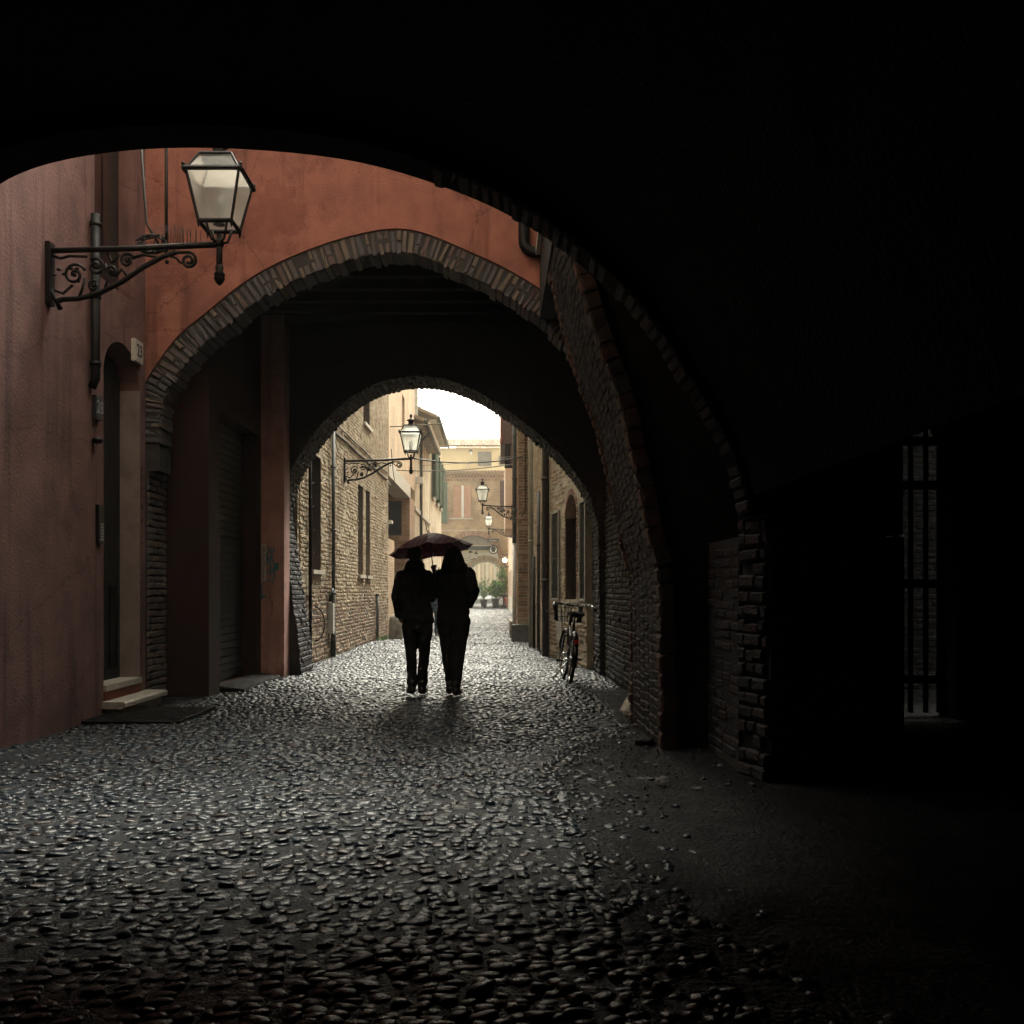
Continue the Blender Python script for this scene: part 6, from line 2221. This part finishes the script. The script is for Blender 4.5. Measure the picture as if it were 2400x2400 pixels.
def bicycle(label, loc, yaw, lean, steer, frame_mat='black_paint', basket=True, light=None, group=None, simple=False):
    t = thing('bicycle', label, 'bicycle', loc, group, rot=(0, lean, yaw))
    Rw = 0.335
    ra, fa_ = (0, 0, Rw), (0, 1.07, Rw)
    piv = Vector((0, 0.93, 0.60))
    ax = Vector((0, -0.30, 1)).normalized()

    def B(mb, name, mat, parent=t, front=False, smooth=True):
        if front:
            mb.v = [rotz(v_, piv, steer, ax) for v_ in mb.v]
        return mb.build(name, mat, parent, smooth=smooth, local=True)
    for c, front in ((ra, False), (fa_, True)):
        wl_ = B(MB().tube(ringpts(c, Rw - 0.045, 36), 0.012, 6, closed=True), 'wheel', 'chrome', front=front)
        B(MB().tube(ringpts(c, Rw - 0.02, 40), 0.023, 8, closed=True), 'tyre', 'rubber', wl_, front)
        B(MB().tube([(c[0] - 0.05, c[1], c[2]), (c[0] + 0.05, c[1], c[2])], 0.022, 8), 'hub', 'chrome', wl_, front)
        q = MB()
        for k in range(10 if simple else 20):
            an = 2 * math.pi * k / (10 if simple else 20)
            q.tube([(0.02 * (-1) ** k, c[1], c[2]), (0, c[1] + (Rw - 0.045) * math.cos(an), c[2] + (Rw - 0.045) * math.sin(an))], 0.0016, 4)
        B(q, 'spokes', 'chrome', wl_, front)
        # mudguard
        v_, f_ = [], []
        a0, a1 = (rad(-15), rad(168)) if not front else (rad(10), rad(200))
        for i, an in enumerate(np.linspace(a0, a1, 22)):
            for j, (xx, dr_) in enumerate(((-0.036, -0.014), (-0.024, 0.004), (0, 0.011), (0.024, 0.004), (0.036, -0.014))):
                r_ = Rw + 0.022 + dr_
                v_.append((xx, c[1] - r_ * math.cos(an), c[2] + r_ * math.sin(an)))
        for i in range(21):
            for j in range(4):
                f_.append((i * 5 + j, i * 5 + j + 1, (i + 1) * 5 + j + 1, (i + 1) * 5 + j))
        if front:
            v_ = [(a, 2 * c[1] - b, z) for a, b, z in v_]
        B(MB().add(v_, f_), 'mudguard', frame_mat, front=front)
    bb = (0, 0.44, 0.29)
    st_, hd0, hd1 = (0, 0.27, 0.80), (0, 0.93, 0.60), (0, 0.875, 0.86)
    q = MB()
    q.tube([bb, st_], 0.017, 8)
    q.tube([bb, (0, 0.7, 0.42), hd0], 0.019, 8)
    q.tube([(0, 0.33, 0.60), (0, 0.62, 0.62), (0, 0.90, 0.76)], 0.015, 8)
    q.tube([hd0, hd1], 0.021, 8)
    for s in (-1, 1):
        q.tube([(s * 0.015, st_[1] + 0.01, st_[2] - 0.05), (s * 0.055, 0, Rw)], 0.009, 6)
        q.tube([(s * 0.02, bb[1], bb[2]), (s * 0.055, 0, Rw)], 0.010, 6)
    B(q, 'frame', frame_mat)
    q = MB()
    q.tube([hd0, (0, 0.95, 0.57)], 0.02, 8)
    for s in (-1, 1):
        q.tube([(s * 0.05, 0.955, 0.60), (s * 0.052, 1.0, 0.46), (s * 0.05, 1.07, Rw)], 0.011, 6)
    q.tube([(-0.052, 0.955, 0.60), (0.052, 0.955, 0.60)], 0.015, 6)
    B(q, 'fork', frame_mat, front=True)
    q = MB().tube([hd1, (0, 0.85, 0.98), (0, 0.84, 1.02)], 0.012, 8)
    q.tube([(-0.29, 0.60, 1.0), (-0.285, 0.70, 1.03), (-0.25, 0.80, 1.055), (-0.12, 0.86, 1.045), (0, 0.86, 1.03), (0.12, 0.86, 1.045), (0.25, 0.80, 1.055), (0.285, 0.70, 1.03), (0.29, 0.60, 1.0)], 0.016, 8)
    hb = B(q, 'handlebar', 'chrome', front=True)
    for s in (-1, 1):
        B(MB().tube([(s * 0.29, 0.575, 0.995), (s * 0.287, 0.70, 1.03)], 0.023, 8), 'grip', 'rubber', hb, True)
        B(MB().tube([(s * 0.27, 0.78, 1.04), (s * 0.285, 0.70, 1.0), (s * 0.30, 0.60, 0.95)], 0.007, 6), 'brake_lever', 'chrome', hb, True)
    q = MB()
    q.loft([((0, 0.20, 0.885), 0.02, 0.05), ((0, 0.17, 0.90), 0.105, 0.10), ((0, 0.16, 0.925), 0.125, 0.125), ((0, 0.17, 0.95), 0.118, 0.12), ((0, 0.18, 0.962), 0.06, 0.08)], 18)
    q.loft([((0, 0.32, 0.925), 0.03, 0.12), ((0, 0.33, 0.945), 0.038, 0.125), ((0, 0.33, 0.955), 0.02, 0.10)], 14)
    sd = B(q, 'saddle', 'rubber')
    q = MB()
    for s in (-1, 1):
        q.lathe([(0.022, 0.0), (0.026, 0.02), (0.02, 0.04), (0.026, 0.06), (0.02, 0.08)], (s * 0.06, 0.10, 0.82), 8)
    B(q, 'saddle_spring', 'iron', sd)
    B(MB().tube([st_, (0, 0.235, 0.90)], 0.013, 8), 'seat_post', 'chrome')
    q = MB().tube([(-0.075, bb[1], bb[2]), (0.075, bb[1], bb[2])], 0.02, 8)
    q.tube([(0.07, bb[1], bb[2]), (0.085, bb[1] + 0.165, bb[2] + 0.01)], 0.010, 6)
    q.tube([(-0.07, bb[1], bb[2]), (-0.085, bb[1] - 0.165, bb[2] - 0.01)], 0.010, 6)
    cr_ = B(q, 'crank', 'chrome')
    B(MB().box(0.09, 0.19, bb[1] + 0.13, bb[1] + 0.20, bb[2], bb[2] + 0.025), 'pedal', 'rubber', cr_, smooth=False)
    B(MB().box(-0.19, -0.09, bb[1] - 0.20, bb[1] - 0.13, bb[2] - 0.02, bb[2] + 0.005), 'pedal', 'rubber', cr_, smooth=False)
    B(MB().box(0.045, 0.065, 0.0, 0.54, bb[2] - 0.06, bb[2] + 0.08), 'chain_guard', frame_mat, smooth=False)
    B(MB().tube([(-0.03, 0.38, 0.27), (-0.20, 0.33, 0.015)], 0.010, 6), 'kickstand', 'chrome')
    if light:
        B(MB().box(-0.03, 0.03, -0.365, -0.335, 0.55, 0.60), 'rear_light', light, smooth=False)
    if basket:
        x0, x1, y0_, y1_, z0_, z1_ = -0.19, 0.19, 0.94, 1.22, 0.80, 1.06
        q = MB()
        for sgn in (-1, 1):
            q.tube([(sgn * 0.19, y0_, z1_), (sgn * 0.19, y1_, z1_)], 0.007, 6)
        q.tube([(-0.19, y0_, z1_), (0.19, y0_, z1_)], 0.007, 6)
        q.tube([(-0.19, y1_, z1_), (0.19, y1_, z1_)], 0.007, 6)
        bk = B(q, 'basket', 'chrome', front=True)
        q = MB()
        for i in range(8):
            x = -0.19 + 0.38 * i / 7
            q.tube([(x, y0_, z1_), (x * 0.85, y0_ + 0.03, z0_)], 0.0026, 4)
            q.tube([(x, y1_, z1_), (x * 0.85, y1_ - 0.03, z0_)], 0.0026, 4)
        for i in range(9):
            y = y0_ + (y1_ - y0_) * i / 8
            for s in (-1, 1):
                q.tube([(s * 0.19, y, z1_), (s * 0.16, y, z0_)], 0.0035, 4)
        for k in (0, 2, 4, 6, 8):
            z = z0_ + (z1_ - z0_) * k / 8
            wv = 0.16 + 0.03 * k / 8
            q.tube([(-wv, y0_ + 0.03 * (1 - k / 8), z), (wv, y0_ + 0.03 * (1 - k / 8), z), (wv, y1_ - 0.03 * (1 - k / 8), z), (-wv, y1_ - 0.03 * (1 - k / 8), z)], 0.0026, 4, closed=True)
        q.box(-0.16, 0.16, y0_ + 0.03, y1_ - 0.03, z0_ - 0.004, z0_ + 0.004)
        B(q, 'basket_wire', 'iron', bk, True)
    return t


bicycle('black town bicycle with front basket parked along the grilled wall', (0.965, 13.62, 0.016), rad(1.0), rad(6.0), rad(6), light='red_plastic')
bicycle('white bicycle with red tail light parked by the potted plants', (0.30, 75.0, 0.0), rad(8), rad(4), rad(-10), 'white_metal', False, 'red_plastic', simple=True)
bicycle('dark bicycle parked between the white bicycle and the pink wall', (0.62, 75.3, 0.0), rad(3), rad(5), rad(8), 'red_plastic', False, None, simple=True)


# ================================================================== POTTED PLANTS
def leaf_unit():
    v = [(-0.5, 0, 0), (-0.2, 0.28, 0.06), (0.2, 0.22, 0.05), (0.5, 0, -0.05), (0.2, -0.22, 0.05), (-0.2, -0.28, 0.06)]
    return [(np.array(v), [(0, 1, 2, 3), (0, 3, 4, 5)])]


UL = leaf_unit()


def plant(label, loc, rx, rz, h0, n, ls, potr):
    t = thing('potted_plant', label, 'plant', loc, 'potted plants by the pink wall')
    x, y, z = loc
    MB().lathe([(potr * 0.75, 0.0), (potr, h0 * 0.9), (potr * 1.06, h0), (potr * 0.95, h0), (potr * 0.9, h0 * 0.9)], loc, 14).build('pot', 'pot', t, smooth=True)
    q = MB()
    for k in range(6):
        an = k * 1.05
        q.tube([(x, y, z + h0 * 0.8), (x + rx * 0.3 * math.cos(an), y + rx * 0.3 * math.sin(an), z + h0 + rz * 0.7), (x + rx * 0.6 * math.cos(an), y + rx * 0.6 * math.sin(an), z + h0 + rz * 1.4)], [0.02, 0.014, 0.006], 5)
    q.build('stem', 'brown_wood', t)
    it = []
    cl = [(rng.normal(0, 0.45), rng.normal(0, 0.45), rng.uniform(-0.6, 0.9)) for _ in range(14)]
    for k in range(n):
        c_ = cl[k % 14]
        p = Vector((x + rx * (c_[0] + rng.normal(0, 0.28)), y + rx * (c_[1] + rng.normal(0, 0.28)), z + h0 + rz * (1 + c_[2] + rng.normal(0, 0.22))))
        p.z = max(p.z, z + 0.1)
        R = np.array(Euler((rng.normal(0, 0.7), rng.normal(0.3, 0.6), rng.uniform(0, 6.28))).to_matrix())
        s = ls * rng.uniform(0.6, 1.3)
        it.append((tuple(p), R, (s, s, s), 0, float(rng.random())))
    merged('foliage', it, UL, 'leaf', t)


plant('bushy bright green plant in a dark pot behind the far bicycles', (-0.05, 76.4, 0), 0.62, 0.62, 0.7, 1300, 0.16, 0.36)
plant('dark leafy shrub in a pot left of the bright green plant', (-1.0, 77.2, 0), 0.42, 0.75, 0.6, 420, 0.13, 0.26)
plant('tall loose shrub in a pot against the pink wall corner', (0.5, 76.9, 0), 0.45, 1.2, 0.6, 500, 0.15, 0.26)
hbk = thing('hanging_basket', 'hanging basket of trailing leaves beneath the globe lamp', 'plant', (0.3, 73.5, 2.2))
MB().ball((0.3, 73.5, 2.3), 0.2, 10, 6, (1, 1, 0.6)).build('basket', 'pot', hbk, smooth=True)
MB().tube([(0.3, 73.5, 2.4), (0.3, 73.5, 2.95), (0.83, 73.5, 2.95)], 0.015, 5).build('hanger', 'iron', hbk)
it = []
for k in range(220):
    p = (0.3 + rng.normal(0, 0.18), 73.5 + rng.normal(0, 0.18), 2.42 + rng.normal(0, 0.12))
    it.append((p, np.array(Euler((rng.normal(0, 0.7), rng.normal(0.3, 0.6), rng.uniform(0, 6.28))).to_matrix()), (0.11, 0.11, 0.11), 0, float(rng.random())))
merged('foliage', it, UL, 'leaf', hbk)

# ================================================================== LOOSE STONES AND LITTER
def rock(name, label, loc, s, mat, seed, cat='stone', group=None, rot=0.0):
    r = np.random.default_rng(seed)
    q = MB().ball((0, 0, 0), 1.0, 12, 9)
    ph = r.uniform(0, 6.28, 6)
    vs = []
    for v_ in q.v:
        d = Vector(v_)
        k = 1 + 0.16 * math.sin(3 * d.x + ph[0]) + 0.14 * math.sin(3.5 * d.y + ph[1]) + 0.13 * math.sin(4 * d.z + ph[2]) + 0.05 * math.sin(9 * d.x + ph[3])
        for fx_ in range(3):
            n_ = Vector((math.cos(ph[fx_]), math.sin(ph[fx_]), math.sin(ph[fx_ + 1]))).normalized()
            dd = d.dot(n_)
            if dd > 0.55:
                k *= 0.55 / dd * 0.5 + 0.5
        d = d * k
        x, y = d.x * math.cos(rot) - d.y * math.sin(rot), d.x * math.sin(rot) + d.y * math.cos(rot)
        vs.append((loc[0] + x * s[0], loc[1] + y * s[1], loc[2] + d.z * s[2]))
    q.v = vs
    return tag(q.build(name, mat, smooth=False), label, cat, group)


# pale rounded guard stone at the foot of the pier
rock('guard_stone', 'pale rounded guard stone at the foot of the dark pier', (1.405, 10.22, 0.10), (0.155, 0.15, 0.21), 'boulder_stone', 5, 'stone')


def gpos(x, y):
    d = CAM_H * 2400 / (y - 1385)
    return (x - 1165) * d / 2400, d


for i, (x, y, s) in enumerate(((1512, 1750, 0.07), (1490, 1703, 0.032), (1536, 1799, 0.018), (1514, 1793, 0.022), (1431, 1808, 0.025), (1640, 1765, 0.035), (1667, 1765, 0.03), (1634, 1854, 0.03), (1705, 1846, 0.025), (1648, 1832, 0.028), (1432, 1850, 0.03), (1764, 1846, 0.03), (1690, 1800, 0.03))):
    gx_, gy_ = gpos(x, y)
    if i == 0:
        rock('rubble_lump', 'dark lump of rubble on the dirt before the pier', (gx_, gy_, 0.03), (0.085, 0.06, 0.045), 'asphalt_lump', 3, 'rubble')
    else:
        rock('stone_chip', 'small pale stone chip lying on the bare dirt', (gx_, gy_, 0.016), (s, s * 0.7, s * 0.45), 'debris', 20 + i, 'stone', 'stone chips on the dirt', rot=i * 1.3)
lt = MB()
gx_, gy_ = gpos(1535, 1845)
for k in range(9):
    a0 = k * 0.7
    c_ = Vector((gx_ + 0.07 * math.cos(a0), gy_ + 0.04 * math.sin(a0), 0.025 + 0.004 * k))
    lt.add([c_ + Vector((0.06 * math.cos(a0), 0.03 * math.sin(a0), 0.012)), c_ + Vector((-0.02, 0.02, 0.02)), c_ + Vector((-0.05 * math.cos(a0), -0.03, 0.0)), c_ + Vector((0.02, -0.025, 0.018))], [(0, 1, 2, 3)])
tag(lt.build('leaf_litter', 'pot', fix=False), 'crumpled clump of wet leaves on the dirt', 'leaves')
dl = []
for k in range(420):
    y = rng.uniform(5.6, 9.4)
    e = dirt_edge(y)
    x = e + rng.exponential(0.45)
    if x > 1.6:
        continue
    s = rng.uniform(0.004, 0.013)
    dl.append(((x, y, ground_z(x, y) + 0.012), np.array(Euler((0, 0, rng.uniform(0, 6.28))).to_matrix()), (s * 2, s * 1.5, s), int(rng.integers(4)), float(rng.random())))
gsx = merged('gravel', dl, UCF, 'debris', None)
tag(gsx, 'fine gravel scattered over the bare dirt', 'gravel', kind='stuff')

# ================================================================== HAZE of the rain
HAZE = 0.0011
hz = MB().box(-26, 26, -10.5, 135, -1.4, 17.5).build('haze', 'black_void')
hm = bpy.data.materials.new('haze')
hm.use_nodes = True
hn = hm.node_tree
hn.nodes.clear()
ho = hn.nodes.new('ShaderNodeOutputMaterial')
hv = hn.nodes.new('ShaderNodeVolumePrincipled')
hv.inputs['Color'].default_value = (1.0, 0.98, 0.92, 1)
hv.inputs['Density'].default_value = HAZE
hn.links.new(hv.outputs[0], ho.inputs['Volume'])
hz.data.materials.clear()
hz.data.materials.append(hm)
tag(hz, 'thin pale rain haze filling the lane', 'haze', kind='stuff')
